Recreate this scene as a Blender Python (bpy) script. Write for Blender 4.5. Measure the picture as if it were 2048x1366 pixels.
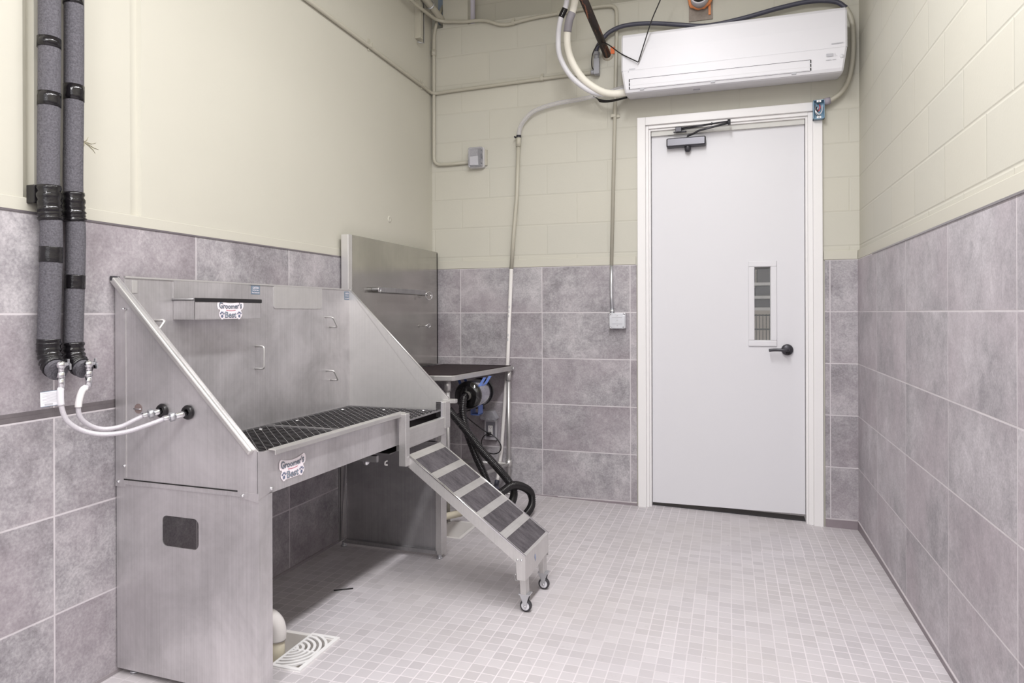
import bpy, math, random
from mathutils import Vector, Matrix
random.seed(7)
R = math.radians
C = bpy.context.scene.collection
S = bpy.context.scene
for o in list(bpy.data.objects): bpy.data.objects.remove(o)

# ------------------------------------------------------------------ camera
WR = 2.7022
cam = bpy.data.cameras.new('camera'); co = bpy.data.objects.new('camera', cam); C.objects.link(co)
cam.sensor_width = 36.0; cam.lens = 1351.75/2048*36.0
cam.shift_y = -57.1/2048; cam.clip_start = .05
_y = 0.3105; _r = -0.0031
F = Vector((-math.sin(_y), math.cos(_y), 0)); Rt = Vector((math.cos(_y), math.sin(_y), 0)); Up = Vector((0, 0, 1))
R2 = Rt*math.cos(_r)+Up*math.sin(_r); U2 = Up*math.cos(_r)-Rt*math.sin(_r)
M = Matrix((R2, U2, -F)).transposed().to_4x4(); M.translation = (1.9854, -4.3699, 1.2184)
co.matrix_world = M
S.camera = co

# ------------------------------------------------------------------ light
w = bpy.data.worlds.new('world'); S.world = w; w.use_nodes = True
w.node_tree.nodes['Background'].inputs[0].default_value = (1.0, .985, .985, 1)
w.node_tree.nodes['Background'].inputs[1].default_value = .62
def area(name, loc, rot, sx, sy, power, col=(1, 1, 1)):
    l = bpy.data.lights.new(name, 'AREA'); l.shape = 'RECTANGLE'; l.size = sx; l.size_y = sy; l.energy = power; l.color = col
    o = bpy.data.objects.new(name, l); C.objects.link(o); o.location = loc; o.rotation_euler = rot
    return o
area('strip_lamp', (1.72, -3.1, 3.4), (0, 0, 0), .16, 2.4, 96, (1, .992, 1.0))
area('strip_lamp', (1.5, -5.4, 3.4), (0, 0, 0), .3, 1.6, 85, (1, .992, 1.0))
area('strip_lamp', (1.72, -1.35, 3.5), (0, 0, 0), .16, 1.0, 8, (1, .992, 1.0))
area('added_fill', (1.5, -6.3, 2.3), (R(78), 0, 0), 2.4, 1.6, 22, (1, .985, 1.02))  # added soft fill from behind the camera, not a real source
S.view_settings.view_transform = 'Standard'; S.view_settings.look = 'None'
S.view_settings.gamma = 1; S.view_settings.use_curve_mapping = False
S.view_settings.exposure = 0.08

# ------------------------------------------------------------------ materials
def srgb(r, g, b):
    f = lambda c: (c/12.92 if c <= .04045 else ((c+.055)/1.055)**2.4)
    return (f(r/255), f(g/255), f(b/255), 1)
class NT:
    def __init__(s, name):
        s.m = bpy.data.materials.new(name); s.m.use_nodes = True; s.t = s.m.node_tree
        s.b = s.t.nodes['Principled BSDF']
    def n(s, ty, **k):
        nd = s.t.nodes.new(ty)
        for a, v in k.items():
            if a == 'ins':
                for i, x in v.items():
                    if hasattr(x, 'is_output'): s.t.links.new(x, nd.inputs[i])
                    else: nd.inputs[i].default_value = x
            else: setattr(nd, a, v)
        return nd
    def math(s, op, a, b=0.0, c=None):
        ins = {0: a, 1: b}
        if c is not None: ins[2] = c
        return s.n('ShaderNodeMath', operation=op, ins=ins).outputs[0]
    def mix(s, f, a, b):
        nd = s.n('ShaderNodeMix', data_type='RGBA', ins={0: f, 6: a, 7: b}); return nd.outputs[2]
    def noise(s, vec, scale, det=4, rough=.55, dist=0):
        return s.n('ShaderNodeTexNoise', ins={'Vector': vec, 'Scale': scale, 'Detail': det, 'Roughness': rough, 'Distortion': dist}).outputs[0]
    def ramp(s, v, a, b, lo=0.0, hi=1.0):
        return s.n('ShaderNodeMapRange', ins={0: v, 1: a, 2: b, 3: lo, 4: hi}).outputs[0]
    def coords(s):
        return s.n('ShaderNodeTexCoord').outputs['Object']
    def link(s, a, b): s.t.links.new(a, s.b.inputs[b])
    def bump(s, h, st=.3, d=.01):
        s.link(s.n('ShaderNodeBump', ins={'Height': h, 'Strength': st, 'Distance': d}).outputs[0], 'Normal')
def simple(name, col, rough=.5, metal=0, noise=0.0, nscale=8, bump=0, bscale=200, trans=0, alpha=None, spec=None, coat=0):
    t = NT(name); b = t.b
    b.inputs['Roughness'].default_value = rough; b.inputs['Metallic'].default_value = metal
    if trans: b.inputs['Transmission Weight'].default_value = trans
    if alpha is not None: b.inputs['Alpha'].default_value = alpha
    if spec is not None: b.inputs['Specular IOR Level'].default_value = spec
    if coat: b.inputs['Coat Weight'].default_value = coat
    co_ = t.coords()
    nn = t.noise(co_, nscale, 5)
    lo = tuple(c*(1-noise) for c in col[:3])+(1,); hi = tuple(min(1, c*(1+noise)) for c in col[:3])+(1,)
    t.link(t.mix(nn, lo, hi), 'Base Color')
    if bump: t.bump(t.noise(co_, bscale, 3), bump, .002)
    return t.m
def grid(t, c, period, off, width):
    f = t.math('FRACT', t.math('DIVIDE', t.math('SUBTRACT', c, off), period))
    e = t.math('MULTIPLY', t.math('MINIMUM', f, t.math('SUBTRACT', 1.0, f)), period)
    idx = t.math('FLOOR', t.math('DIVIDE', t.math('SUBTRACT', c, off), period))
    return e, idx
def line(t, e, width): return t.ramp(e, width*.35, width*.65, 1.0, 0.0)

def tile_mat(name, haxis, hoff, groove=False, base=(158, 154, 158), dark=(122, 118, 122), lite=(192, 188, 191)):
    t = NT(name); co_ = t.coords(); sp = t.n('ShaderNodeSeparateXYZ', ins={0: co_})
    h = sp.outputs[haxis]; z = sp.outputs['Z']
    if groove:
        z2 = t.math('ADD', z, t.math('MULTIPLY', t.math('LESS_THAN', z, .915), .015))
    else: z2 = z
    eh, ih = grid(t, h, .5863, hoff, .004); ez, iz = grid(t, z2, .305, 0.0, .004)
    g = t.math('MAXIMUM', line(t, eh, .0056), line(t, ez, .0060))
    cell = t.n('ShaderNodeCombineXYZ', ins={0: ih, 1: iz})
    wn = t.n('ShaderNodeTexWhiteNoise', ins={0: cell.outputs[0]})
    shift = t.n('ShaderNodeVectorMath', operation='MULTIPLY_ADD', ins={0: wn.outputs['Color'], 1: (7, 7, 7), 2: co_}).outputs[0]
    a = t.noise(shift, 3.2, 6, .62); b = t.noise(shift, 16, 6, .7, .6); c = t.noise(shift, 110, 3, .7)
    f = t.math('ADD', t.math('MULTIPLY', a, .75), t.math('MULTIPLY', b, .55))
    f = t.math('ADD', f, t.math('MULTIPLY', c, .50))
    f = t.math('ADD', f, t.math('MULTIPLY', wn.outputs['Value'], .06))
    f = t.ramp(f, .72, 1.14)
    r = t.n('ShaderNodeValToRGB', ins={0: f})
    cr = r.color_ramp; cr.elements[0].color = srgb(*dark); cr.elements[1].color = srgb(*lite)
    e = cr.elements.new(.5); e.color = srgb(*base)
    # warm / cool drift and thin pale veins
    wc = t.noise(shift, 2.0, 2); col = t.mix(t.ramp(wc, .4, .62, 0, .35), r.outputs[0], srgb(base[0]+4, base[1]-5, base[2]-2))
    v = t.noise(shift, 3.1, 6, .62, .35); vd = t.math('ABSOLUTE', t.math('SUBTRACT', v, .5))
    vm = t.math('MULTIPLY', t.ramp(vd, 0, .006, .5, 0), t.ramp(a, .5, .62))
    col = t.mix(vm, col, srgb(200, 194, 197))
    grout = t.mix(t.noise(co_, 9, 3), srgb(184, 178, 182), srgb(216, 211, 214))
    col = t.mix(g, col, grout)
    if groove:
        gm = t.math('MULTIPLY', t.math('GREATER_THAN', z, .902), t.math('LESS_THAN', z, .930))
        col = t.mix(gm, col, t.mix(t.noise(co_, 30, 4), srgb(88, 82, 85), srgb(120, 114, 116)))
    t.link(col, 'Base Color'); t.b.inputs['Roughness'].default_value = .48
    t.bump(t.math('SUBTRACT', t.math('MULTIPLY', b, .35), t.math('MULTIPLY', g, .6)), .25, .004)
    return t.m

def paint_mat(name, haxis=None, base=(196, 193, 181), block=True, joint=1.0):
    t = NT(name); co_ = t.coords(); sp = t.n('ShaderNodeSeparateXYZ', ins={0: co_})
    n1 = t.noise(co_, 1.3, 3); n2 = t.noise(co_, 90, 4, .7)
    col = t.mix(n1, srgb(*[c-5 for c in base]), srgb(*[c+4 for c in base]))
    if block:
        h = sp.outputs[haxis]; z = sp.outputs['Z']
        ez, iz = grid(t, z, .2015, 2.01, .01)
        par = t.math('MULTIPLY', t.math('ABSOLUTE', t.math('MODULO', iz, 2.0)), .204)
        eh, ih = grid(t, t.math('SUBTRACT', h, par), .408, .418, .01)
        above = t.math('GREATER_THAN', z, 1.58)
        jz = t.ramp(ez, .0015, .007, 1, 0); jh = t.ramp(eh, .0015, .006, 1, 0)
        g = t.math('MULTIPLY', t.math('MAXIMUM', jz, t.math('MULTIPLY', jh, .8)), above)
        col = t.mix(t.math('MULTIPLY', g, .13*joint), col, srgb(160, 157, 142))
        wn = t.n('ShaderNodeTexWhiteNoise', ins={0: t.n('ShaderNodeCombineXYZ', ins={0: ih, 1: iz}).outputs[0]})
        col = t.mix(t.math('MULTIPLY', wn.outputs['Value'], .18), col, srgb(base[0]-16, base[1]-12, base[2]-6))
        t.bump(t.math('ADD', t.math('MULTIPLY', g, -1.0), t.math('MULTIPLY', n2, .28)), .26*joint, .006)
    else:
        t.bump(n2, .06, .003)
    t.link(col, 'Base Color'); t.b.inputs['Roughness'].default_value = .62
    return t.m

def steel(name, col=(228, 225, 227), rough=.38, axis='Z', smudge=.22, metal=.78):
    t = NT(name); co_ = t.coords()
    sc = {'Z': (160, 160, 2.0), 'X': (2.0, 160, 160), 'Y': (160, 2.0, 160)}[axis]
    st = t.noise(t.n('ShaderNodeMapping', ins={'Vector': co_, 'Scale': sc}).outputs[0], 1, 3)
    cl = t.noise(co_, 3.6, 6, .62, .5); sp = t.noise(co_, 40, 3)
    c1 = srgb(*col); c0 = srgb(*[c*(1-smudge) for c in col])
    f = t.math('ADD', t.math('MULTIPLY', cl, .8), t.math('ADD', t.math('MULTIPLY', st, .25), t.math('MULTIPLY', sp, .1)))
    t.link(t.mix(t.ramp(f, .35, .8), c0, c1), 'Base Color')
    t.b.inputs['Metallic'].default_value = metal
    t.link(t.ramp(f, .3, .9, rough+.12, rough-.06), 'Roughness')
    t.b.inputs['Anisotropic'].default_value = .35
    t.bump(st, .05, .001)
    return t.m

MT = {}
MT['tile_back'] = tile_mat('tile_back', 'X', .2086)
MT['tile_right'] = tile_mat('tile_right', 'Y', -.5263, base=(168, 163, 168), dark=(138, 134, 139), lite=(196, 191, 196))
MT['tile_left'] = tile_mat('tile_left', 'Y', -1.6428, True)
MT['paint_back'] = paint_mat('paint_back', 'X')
MT['paint_right'] = paint_mat('paint_right', 'Y', joint=1.1)
MT['paint_left'] = paint_mat('paint_left', None, block=False)
MT['paint_conduit'] = simple('painted_conduit', srgb(184, 180, 166), .45, noise=.04)
MT['steel'] = steel('brushed_steel')
MT['steel_h'] = steel('brushed_steel_horizontal', axis='Y', rough=.36, col=(214, 212, 211), smudge=.12)
MT['steel_d'] = steel('dull_steel', col=(182, 180, 182), rough=.46)
MT['steel_l'] = steel('light_steel', col=(226, 224, 223), rough=.42, smudge=.10)
MT['panel'] = steel('mirror_steel_panel', col=(196, 194, 188), rough=.15, smudge=.10, metal=.9)
MT['chrome'] = simple('chrome', srgb(225, 225, 228), .15, 1, .03)
MT['galv'] = simple('galvanised_steel', srgb(205, 206, 210), .35, .85, .12, 30)
MT['white'] = simple('white_paint', srgb(232, 230, 230), .38, 0, .015, 3)
MT['door_white'] = simple('door_white_paint', srgb(216, 215, 219), .42, 0, .012, 2)
MT['ac_white'] = simple('white_plastic', srgb(218, 217, 222), .42, 0, .01, 3)
MT['ac_grey'] = simple('grey_print', srgb(178, 178, 184), .5)
MT['pvc'] = simple('white_pvc', srgb(228, 224, 222), .32, 0, .03, 6)
MT['pvc_cream'] = simple('cream_pvc', srgb(216, 208, 188), .35, 0, .04, 6)
MT['black'] = simple('black_plastic', srgb(28, 26, 28), .32, 0, .15, 20)
MT['black_gloss'] = simple('glossy_black', srgb(14, 13, 14), .12, 0, .1, 20, coat=.5)
MT['bronze'] = simple('dark_bronze_metal', srgb(66, 65, 70), .38, .5, .15, 20)
MT['foam'] = simple('grey_foam', srgb(92, 90, 96), .95, 0, .8, 190, 1.0, 200)
MT['tape'] = simple('black_tape', srgb(24, 22, 25), .16, 0, .4, 30, .9, 55)
MT['rubber'] = simple('black_rubber_mat', srgb(50, 41, 44), .7, 0, .5, 22, .5, 60, spec=.2)
MT['hose'] = simple('black_corrugated_hose', srgb(30, 28, 30), .22, 0, .1)
MT['dark'] = simple('dark_gap', srgb(30, 28, 28), .9)
MT['blue'] = simple('blue_tape', srgb(84, 108, 170), .55, 0, .12, 20)
MT['orange'] = simple('orange_firestop', srgb(232, 150, 98), .7, 0, .25, 30, .8, 60)
MT['orange2'] = simple('bright_orange_sealant', srgb(236, 122, 70), .6, 0, .1)
MT['greycable'] = simple('dark_grey_jacket', srgb(72, 72, 86), .42, 0, .08)
MT['sticker_white'] = simple('white_vinyl', srgb(240, 232, 238), .4)
MT['sticker_ink'] = simple('dark_ink', srgb(84, 82, 98), .5)
MT['sticker_fill'] = simple('blue_grey_ink', srgb(158, 172, 186), .5)
MT['paw_ink'] = simple('paw_ink', srgb(104, 112, 136), .5)
MT['sticker_red'] = simple('red_ink', srgb(190, 60, 90), .5)
MT['label_blue'] = simple('blue_grey_label', srgb(112, 128, 146), .45)
MT['lavender'] = simple('lavender_grey_plastic', srgb(160, 154, 166), .5)
MT['wire_blue'] = simple('blue_grey_steel', srgb(120, 150, 172), .35, .5, .2, 40)
MT['red'] = simple('red_wire', srgb(196, 60, 70), .4)
MT['skin_grey'] = simple('grey_insulating_tape', srgb(150, 146, 152), .55, 0, .1)
MT['mesh_grate'] = steel('grate_steel', col=(165, 163, 165), rough=.4)
MT['basin'] = simple('shaded_basin', srgb(24, 21, 23), .8, spec=.05)  # near-black colour holds the shade under the tub grate
MT['blue_card'] = simple('pale_blue_card', srgb(150, 165, 185), .7, 0, .15, 10)
def iron():
    t = NT('rusty_black_iron'); co_ = t.coords()
    n = t.noise(t.n('ShaderNodeMapping', ins={'Vector': co_, 'Scale': (60, 6, 6)}).outputs[0], 1, 5, .7)
    t.link(t.mix(t.ramp(n, .54, .62), srgb(48, 40, 38), srgb(160, 104, 78)), 'Base Color')
    t.b.inputs['Roughness'].default_value = .5; t.b.inputs['Metallic'].default_value = .3
    return t.m
MT['iron'] = iron()
MT['bin_grey'] = simple('grey_bins', srgb(70, 68, 74), .6, 0, .5, 9)
def grit():
    t = NT('anti_slip_grit'); co_ = t.coords()
    a = t.noise(co_, 420, 2, .8); b = t.noise(t.n('ShaderNodeMapping', ins={'Vector': co_, 'Scale': (10, 34, 10)}).outputs[0], 1, 6, .7)
    f = t.math('ADD', t.math('MULTIPLY', a, .5), t.math('MULTIPLY', b, .5))
    t.link(t.mix(t.ramp(f, .38, .64), srgb(46, 42, 47), srgb(104, 99, 104)), 'Base Color')
    t.b.inputs['Roughness'].default_value = .85; t.bump(a, .5, .002)
    return t.m
MT['grit'] = grit()
def clearmat(name, col, alpha, rough=.12):
    t = NT(name); b = t.b
    b.inputs['Base Color'].default_value = col; b.inputs['Roughness'].default_value = rough
    lw = t.n('ShaderNodeLayerWeight', ins={0: .45}).outputs['Facing']
    t.link(t.ramp(lw, 0, 1, alpha, min(1, alpha+.45)), 'Alpha')
    return t.m
MT['clear'] = clearmat('clear_plastic', srgb(214, 212, 216), .30)
MT['smoke'] = clearmat('clear_cover_plastic', srgb(190, 190, 198), .28)
def glass():
    t = NT('window_glass'); b = t.b
    b.inputs['Base Color'].default_value = (.9, .93, .93, 1); b.inputs['Roughness'].default_value = .02
    b.inputs['Alpha'].default_value = .07
    return t.m
MT['glass'] = glass()
def floor_mat():
    t = NT('mosaic_floor'); co_ = t.coords(); sp = t.n('ShaderNodeSeparateXYZ', ins={0: co_})
    x, y = sp.outputs['X'], sp.outputs['Y']
    # sheets of mosaic laid with tiny offsets
    sh = t.n('ShaderNodeCombineXYZ', ins={0: t.math('FLOOR', t.math('DIVIDE', x, .305)), 1: t.math('FLOOR', t.math('DIVIDE', y, .61))}).outputs[0]
    wn0 = t.n('ShaderNodeTexWhiteNoise', ins={0: sh})
    c0 = t.n('ShaderNodeSeparateXYZ', ins={0: wn0.outputs['Color']})
    xo = t.math('ADD', x, t.math('MULTIPLY', t.math('SUBTRACT', c0.outputs[0], .5), .006))
    yo = t.math('ADD', y, t.math('MULTIPLY', t.math('SUBTRACT', c0.outputs[1], .5), .006))
    ex, ix = grid(t, xo, .0508, .012, 0); ey, iy = grid(t, yo, .0508, .02, 0)
    g = t.math('MAXIMUM', line(t, ex, .0042), line(t, ey, .0042))
    wn = t.n('ShaderNodeTexWhiteNoise', ins={0: t.n('ShaderNodeCombineXYZ', ins={0: ix, 1: iy}).outputs[0]})
    tint = t.mix(wn.outputs['Value'], srgb(182, 177, 181), srgb(198, 193, 197))
    big = t.noise(co_, 1.6, 4); tint = t.mix(t.ramp(big, .35, .7, 0, .5), tint, srgb(186, 180, 178))
    tint = t.mix(t.math('MULTIPLY', t.ramp(t.noise(co_, 26, 5, .7), .6, .8), .3), tint, srgb(150, 142, 140))
    # worn grout, paler near the walls, close to the tile colour in the middle
    gv = t.ramp(t.noise(co_, 1.1, 3), .42, .62, .28, .80)
    gc = srgb(224, 217, 221)
    col = t.mix(t.math('MULTIPLY', g, gv), tint, gc)
    # scattered dirt specks
    v = t.n('ShaderNodeTexVoronoi', ins={'Vector': co_, 'Scale': 7}).outputs['Distance']
    col = t.mix(t.ramp(v, .018, .03, .6, 0), col, srgb(110, 100, 98))
    t.link(col, 'Base Color'); t.b.inputs['Roughness'].default_value = .42
    t.bump(t.math('MULTIPLY', g, -1), .25, .002)
    return t.m
MT['floor'] = floor_mat()

# ------------------------------------------------------------------ mesh building
class MB:
    def __init__(s): s.v = []; s.f = []; s.sm = []
    def add(s, vs, fs, smooth=False, M=None):
        b = len(s.v)
        for p in vs:
            p = Vector(p)
            s.v.append(M @ p if M else p)
        for f in fs: s.f.append([b+i for i in f]); s.sm.append(smooth)
        return s
    def box(s, x0, y0, z0, x1, y1, z1, M=None):
        vs = [(x, y, z) for z in (z0, z1) for y in (y0, y1) for x in (x0, x1)]
        fs = [(0, 2, 3, 1), (4, 5, 7, 6), (0, 1, 5, 4), (2, 6, 7, 3), (0, 4, 6, 2), (1, 3, 7, 5)]
        return s.add(vs, fs, False, M)
    def prism(s, poly, axis, a, b, M=None, smooth=False):
        """poly = 2D points, extruded along axis from a to b. axis x: (y,z); y: (x,z); z: (x,y)"""
        def P(p, t): return {'x': (t, p[0], p[1]), 'y': (p[0], t, p[1]), 'z': (p[0], p[1], t)}[axis]
        n = len(poly); vs = [P(p, a) for p in poly]+[P(p, b) for p in poly]
        s.add(vs, [list(range(n)), list(range(2*n-1, n-1, -1))], False, M)
        bidx = len(s.v)-2*n
        for i in range(n):
            j = (i+1) % n
            s.f.append([bidx+i, bidx+n+i, bidx+n+j, bidx+j]); s.sm.append(smooth)
        return s
    def tube(s, pts, r, seg=12, cap=True, closed=False, rf=None):
        pts = [Vector(p) for p in pts]; n = len(pts); T = []
        for i in range(n):
            if closed: d = pts[(i+1) % n]-pts[(i-1) % n]
            else: d = pts[min(i+1, n-1)]-pts[max(i-1, 0)]
            T.append(d.normalized() if d.length > 1e-9 else Vector((0, 0, 1)))
        a = T[0].orthogonal().normalized(); b0 = len(s.v)
        for i in range(n):
            a = (a-T[i]*a.dot(T[i]))
            a = a.normalized() if a.length > 1e-6 else T[i].orthogonal().normalized()
            b = T[i].cross(a); rr = rf(i) if rf else (r[i] if isinstance(r, (list, tuple)) else r)
            for k in range(seg):
                t = 2*math.pi*k/seg
                s.v.append(pts[i]+(a*math.cos(t)+b*math.sin(t))*rr)
        m = n if closed else n-1
        for i in range(m):
            for k in range(seg):
                i2 = (i+1) % n; k2 = (k+1) % seg
                s.f.append([b0+i*seg+k, b0+i*seg+k2, b0+i2*seg+k2, b0+i2*seg+k]); s.sm.append(True)
        if cap and not closed:
            s.f.append([b0+k for k in range(seg-1, -1, -1)]); s.sm.append(False)
            s.f.append([b0+(n-1)*seg+k for k in range(seg)]); s.sm.append(False)
        return s
    def cyl(s, p, q, r, seg=16, r2=None): return s.tube([p, q], [r, r if r2 is None else r2], seg)
    def lathe(s, prof, c, axis='z', seg=24, M=None):
        """prof = (radius, height) list about axis through c"""
        pts = []; c = Vector(c)
        ax = {'x': (Vector((0, 1, 0)), Vector((0, 0, 1)), Vector((1, 0, 0))), 'y': (Vector((0, 0, 1)), Vector((1, 0, 0)), Vector((0, 1, 0))), 'z': (Vector((1, 0, 0)), Vector((0, 1, 0)), Vector((0, 0, 1)))}[axis]
        b0 = len(s.v)
        for r, h in prof:
            for k in range(seg):
                t = 2*math.pi*k/seg; p = c+ax[0]*r*math.cos(t)+ax[1]*r*math.sin(t)+ax[2]*h
                s.v.append(M @ p if M else p)
        for i in range(len(prof)-1):
            for k in range(seg):
                k2 = (k+1) % seg
                s.f.append([b0+i*seg+k, b0+i*seg+k2, b0+(i+1)*seg+k2, b0+(i+1)*seg+k]); s.sm.append(True)
        return s
    def sphere(s, c, r, seg=12): return s.lathe([(max(1e-4, r*math.sin(math.pi*i/8)), -r*math.cos(math.pi*i/8)) for i in range(9)], c, 'z', seg)
    def build(s, name, m, parent=None, bevel=0.0, segs=2):
        me = bpy.data.meshes.new(name); me.from_pydata([tuple(v) for v in s.v], [], s.f); me.update()
        for p, q in zip(me.polygons, s.sm): p.use_smooth = q
        o = bpy.data.objects.new(name, me); C.objects.link(o)
        me.materials.append(MT[m] if isinstance(m, str) else m)
        if parent: o.parent = parent
        if bevel:
            md = o.modifiers.new('bevel', 'BEVEL'); md.width = bevel; md.segments = segs; md.limit_method = 'ANGLE'; md.angle_limit = R(40)
        return o
def spline(pts, n=10):
    P = [Vector(p) for p in pts]; P = [2*P[0]-P[1]]+P+[2*P[-1]-P[-2]]; out = []
    for i in range(1, len(P)-2):
        a, b, c, d = P[i-1], P[i], P[i+1], P[i+2]
        for k in range(n):
            t = k/n
            out.append(.5*((2*b)+(c-a)*t+(2*a-5*b+4*c-d)*t*t+(3*b-a-3*c+d)*t**3))
    out.append(P[-2]); return out
def bend(pts, rad, n=8):
    """polyline with rounded corners"""
    P = [Vector(p) for p in pts]; out = [P[0]]
    for i in range(1, len(P)-1):
        a, b, c = P[i-1], P[i], P[i+1]
        r = min(rad, (a-b).length*.48, (c-b).length*.48)
        p0 = b+(a-b).normalized()*r; p1 = b+(c-b).normalized()*r
        for k in range(n+1):
            t = k/n; out.append((1-t)**2*p0+2*t*(1-t)*b+t*t*p1)
    out.append(P[-1]); return out
def tag(o, label=None, cat=None, group=None, kind=None):
    if label: o['label'] = label
    if cat: o['category'] = cat
    if group: o['group'] = group
    if kind: o['kind'] = kind
    return o
def thing(name, loc=(0, 0, 0), rz=0, **k):
    o = bpy.data.objects.new(name, None); C.objects.link(o); o.location = loc; o.rotation_euler = (0, 0, rz)
    o.empty_display_size = .1
    return tag(o, **k)
def rect(x0, y0, x1, y1, r=0, n=5):
    if not r: return [(x0, y0), (x1, y0), (x1, y1), (x0, y1)]
    out = []
    for cx, cy, a in ((x1-r, y0+r, -90), (x1-r, y1-r, 0), (x0+r, y1-r, 90), (x0+r, y0+r, 180)):
        for k in range(n+1):
            t = R(a+90*k/n); out.append((cx+r*math.cos(t), cy+r*math.sin(t)))
    return out
def text_mesh(body, size, off=0.0):
    cu = bpy.data.curves.new('t', 'FONT'); cu.body = body; cu.size = size; cu.offset = off; cu.resolution_u = 3
    o = bpy.data.objects.new('t', cu); C.objects.link(o)
    dg = bpy.context.evaluated_depsgraph_get(); me = bpy.data.meshes.new_from_object(o.evaluated_get(dg))
    vs = [tuple(v.co) for v in me.vertices]; fs = [tuple(p.vertices) for p in me.polygons]
    bpy.data.objects.remove(o); bpy.data.curves.remove(cu); bpy.data.meshes.remove(me)
    return vs, fs
def put_text(mb, body, size, fn, off=0.0, width=None, cx=0, cy=0, warp=None):
    """text centred on (cx,cy), fn maps (a,b) in the sign's plane to 3D"""
    vs, fs = text_mesh(body, size, off)
    x0 = min(v[0] for v in vs); x1 = max(v[0] for v in vs); k = width/(x1-x0) if width else 1
    out = []
    for v in vs:
        a = (v[0]-(x0+x1)/2)*k; b = v[1]-size*.35
        if warp: a, b = warp(a, b)
        out.append(fn(a+cx, b+cy))
    mb.add(out, fs)
def disc(mb, fn, cx, cy, r, ry=None, n=14, rot=0):
    ry = ry or r; pts = []
    for k in range(n):
        t = 2*math.pi*k/n; a = r*math.cos(t); b = ry*math.sin(t)
        pts.append(fn(cx+a*math.cos(rot)-b*math.sin(rot), cy+a*math.sin(rot)+b*math.cos(rot)))
    mb.add(pts, [list(range(n))])
def logo(parent, origin, eu, en, W=.145):
    """die-cut vinyl sticker: two arched words and two paw prints. eu = reading direction, en = outward normal"""
    o = Vector(origin); eu = Vector(eu); en = Vector(en); ez = Vector((0, 0, 1)); k = W/.145
    def at(d): return lambda a, b: o+eu*(a*k)+ez*((b*.80-.002)*k)+en*d
    wp = lambda a, b: (a, b*(.92+.42*(abs(a)/.06)**2)+.007*(abs(a)/.06)**2)
    bk = MB()
    for i in range(21):
        a = -.0590+.118*i/20; q = (abs(a)/.06)**2
        disc(bk, at(.0006+i*.00001), a, .021+.007*q, .0125, .0165+.0065*q)
    for i in range(13):
        a = -.032+.064*i/12
        disc(bk, at(.00085+i*.00001), a, -.019, .0095, .0200)
    bk.add([at(.0010)(a, b) for a, b in ((-.056, -.020), (.056, -.020), (.058, .016), (-.058, .016))], [(0, 1, 2, 3)])
    for sx in (-1, 1):
        disc(bk, at(.0011), sx*.0475, -.017, .0155, .0185); disc(bk, at(.00115), sx*.0455, -.030, .0095, .0125)
    st = bk.build('logo_sticker', 'sticker_white', parent)
    tag(st, 'white die-cut vinyl sticker with two words and two paw prints')
    ink = MB(); put_text(ink, "Groomer's", .034, at(.0018), .0010, .122, 0, .022, wp)
    put_text(ink, 'Best', .041, at(.0018), .0011, .062, 0, -.019)
    ink.build('lettering_outline', 'sticker_ink', st)
    fl = MB(); put_text(fl, "Groomer's", .034, at(.0024), -.0006, .1195, 0, .0224, wp)
    put_text(fl, 'Best', .040, at(.0024), -.0005, .0600, 0, -.0188)
    fl.build('lettering', 'sticker_fill', st)
    rd = MB()
    for i in range(12):
        a0 = -.026+i*.0044; f = lambda a: .0035-.004*(1-(a/.03)**2)
        rd.add([at(.0015)(a0, f(a0)), at(.0015)(a0+.0045, f(a0+.0045)), at(.0015)(a0+.0045, f(a0+.0045)+.0022), at(.0015)(a0, f(a0)+.0022)], [(0, 1, 2, 3)])
    rd.build('underline', 'sticker_red', st)
    for sx in (-1, 1):
        pw = MB(); cx = sx*.0465; disc(pw, at(.0019), cx, -.026, .0062, .0075)
        for t in (-1.0, -.35, .35, 1.0):
            disc(pw, at(.0021), cx+t*.0088, -.0125+(.0045 if abs(t) < .5 else -.001), .0030, .0050, 10, -t*.4)
        pw.build('paw_print', 'paw_ink', st)
    return st

# ------------------------------------------------------------------ room shell
def fz(x, y):   # the floor falls a little towards the right-hand wall
    return -.055*min(1, max(0, (x-.65)/2.05))*(.42+.58*math.exp(min(0, y)/.7))
SINK = (.342, -2.402, .592, -2.163); SINK2 = (.33, -.98, .60, -.70)
xs = sorted(set([-.03, 0, .2, .45, .65, .9, 1.2, 1.5, 1.8, 2.1, 2.4, 2.73]+[SINK[0], SINK[2], SINK2[0], SINK2[2]]))
ys = sorted(set([-7.2, -6, -5, -4.2, -3.4, -3.0, -2.7, -1.9, -1.5, -1.2, -.5, -.3, -.15, 0, .25]+[SINK[1], SINK[3], SINK2[1], SINK2[3]]))
fm = MB(); idx = {}
for j, y in enumerate(ys):
    for i, x in enumerate(xs): idx[i, j] = len(fm.v); fm.v.append(Vector((x, y, fz(x, y))))
for j in range(len(ys)-1):
    for i in range(len(xs)-1):
        mx = (xs[i]+xs[i+1])/2; my = (ys[j]+ys[j+1])/2
        if any(a < mx < c and b < my < d for a, b, c, d in (SINK, SINK2)): continue
        fm.f.append([idx[i, j], idx[i+1, j], idx[i+1, j+1], idx[i, j+1]]); fm.sm.append(True)
fl = fm.build('floor', 'floor'); tag(fl, kind='structure')
CEIL = 3.9
tag(MB().box(-.3, -7.2, CEIL, 3.0, .5, CEIL+.1).build('ceiling', 'paint_left'), kind='structure')
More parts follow.
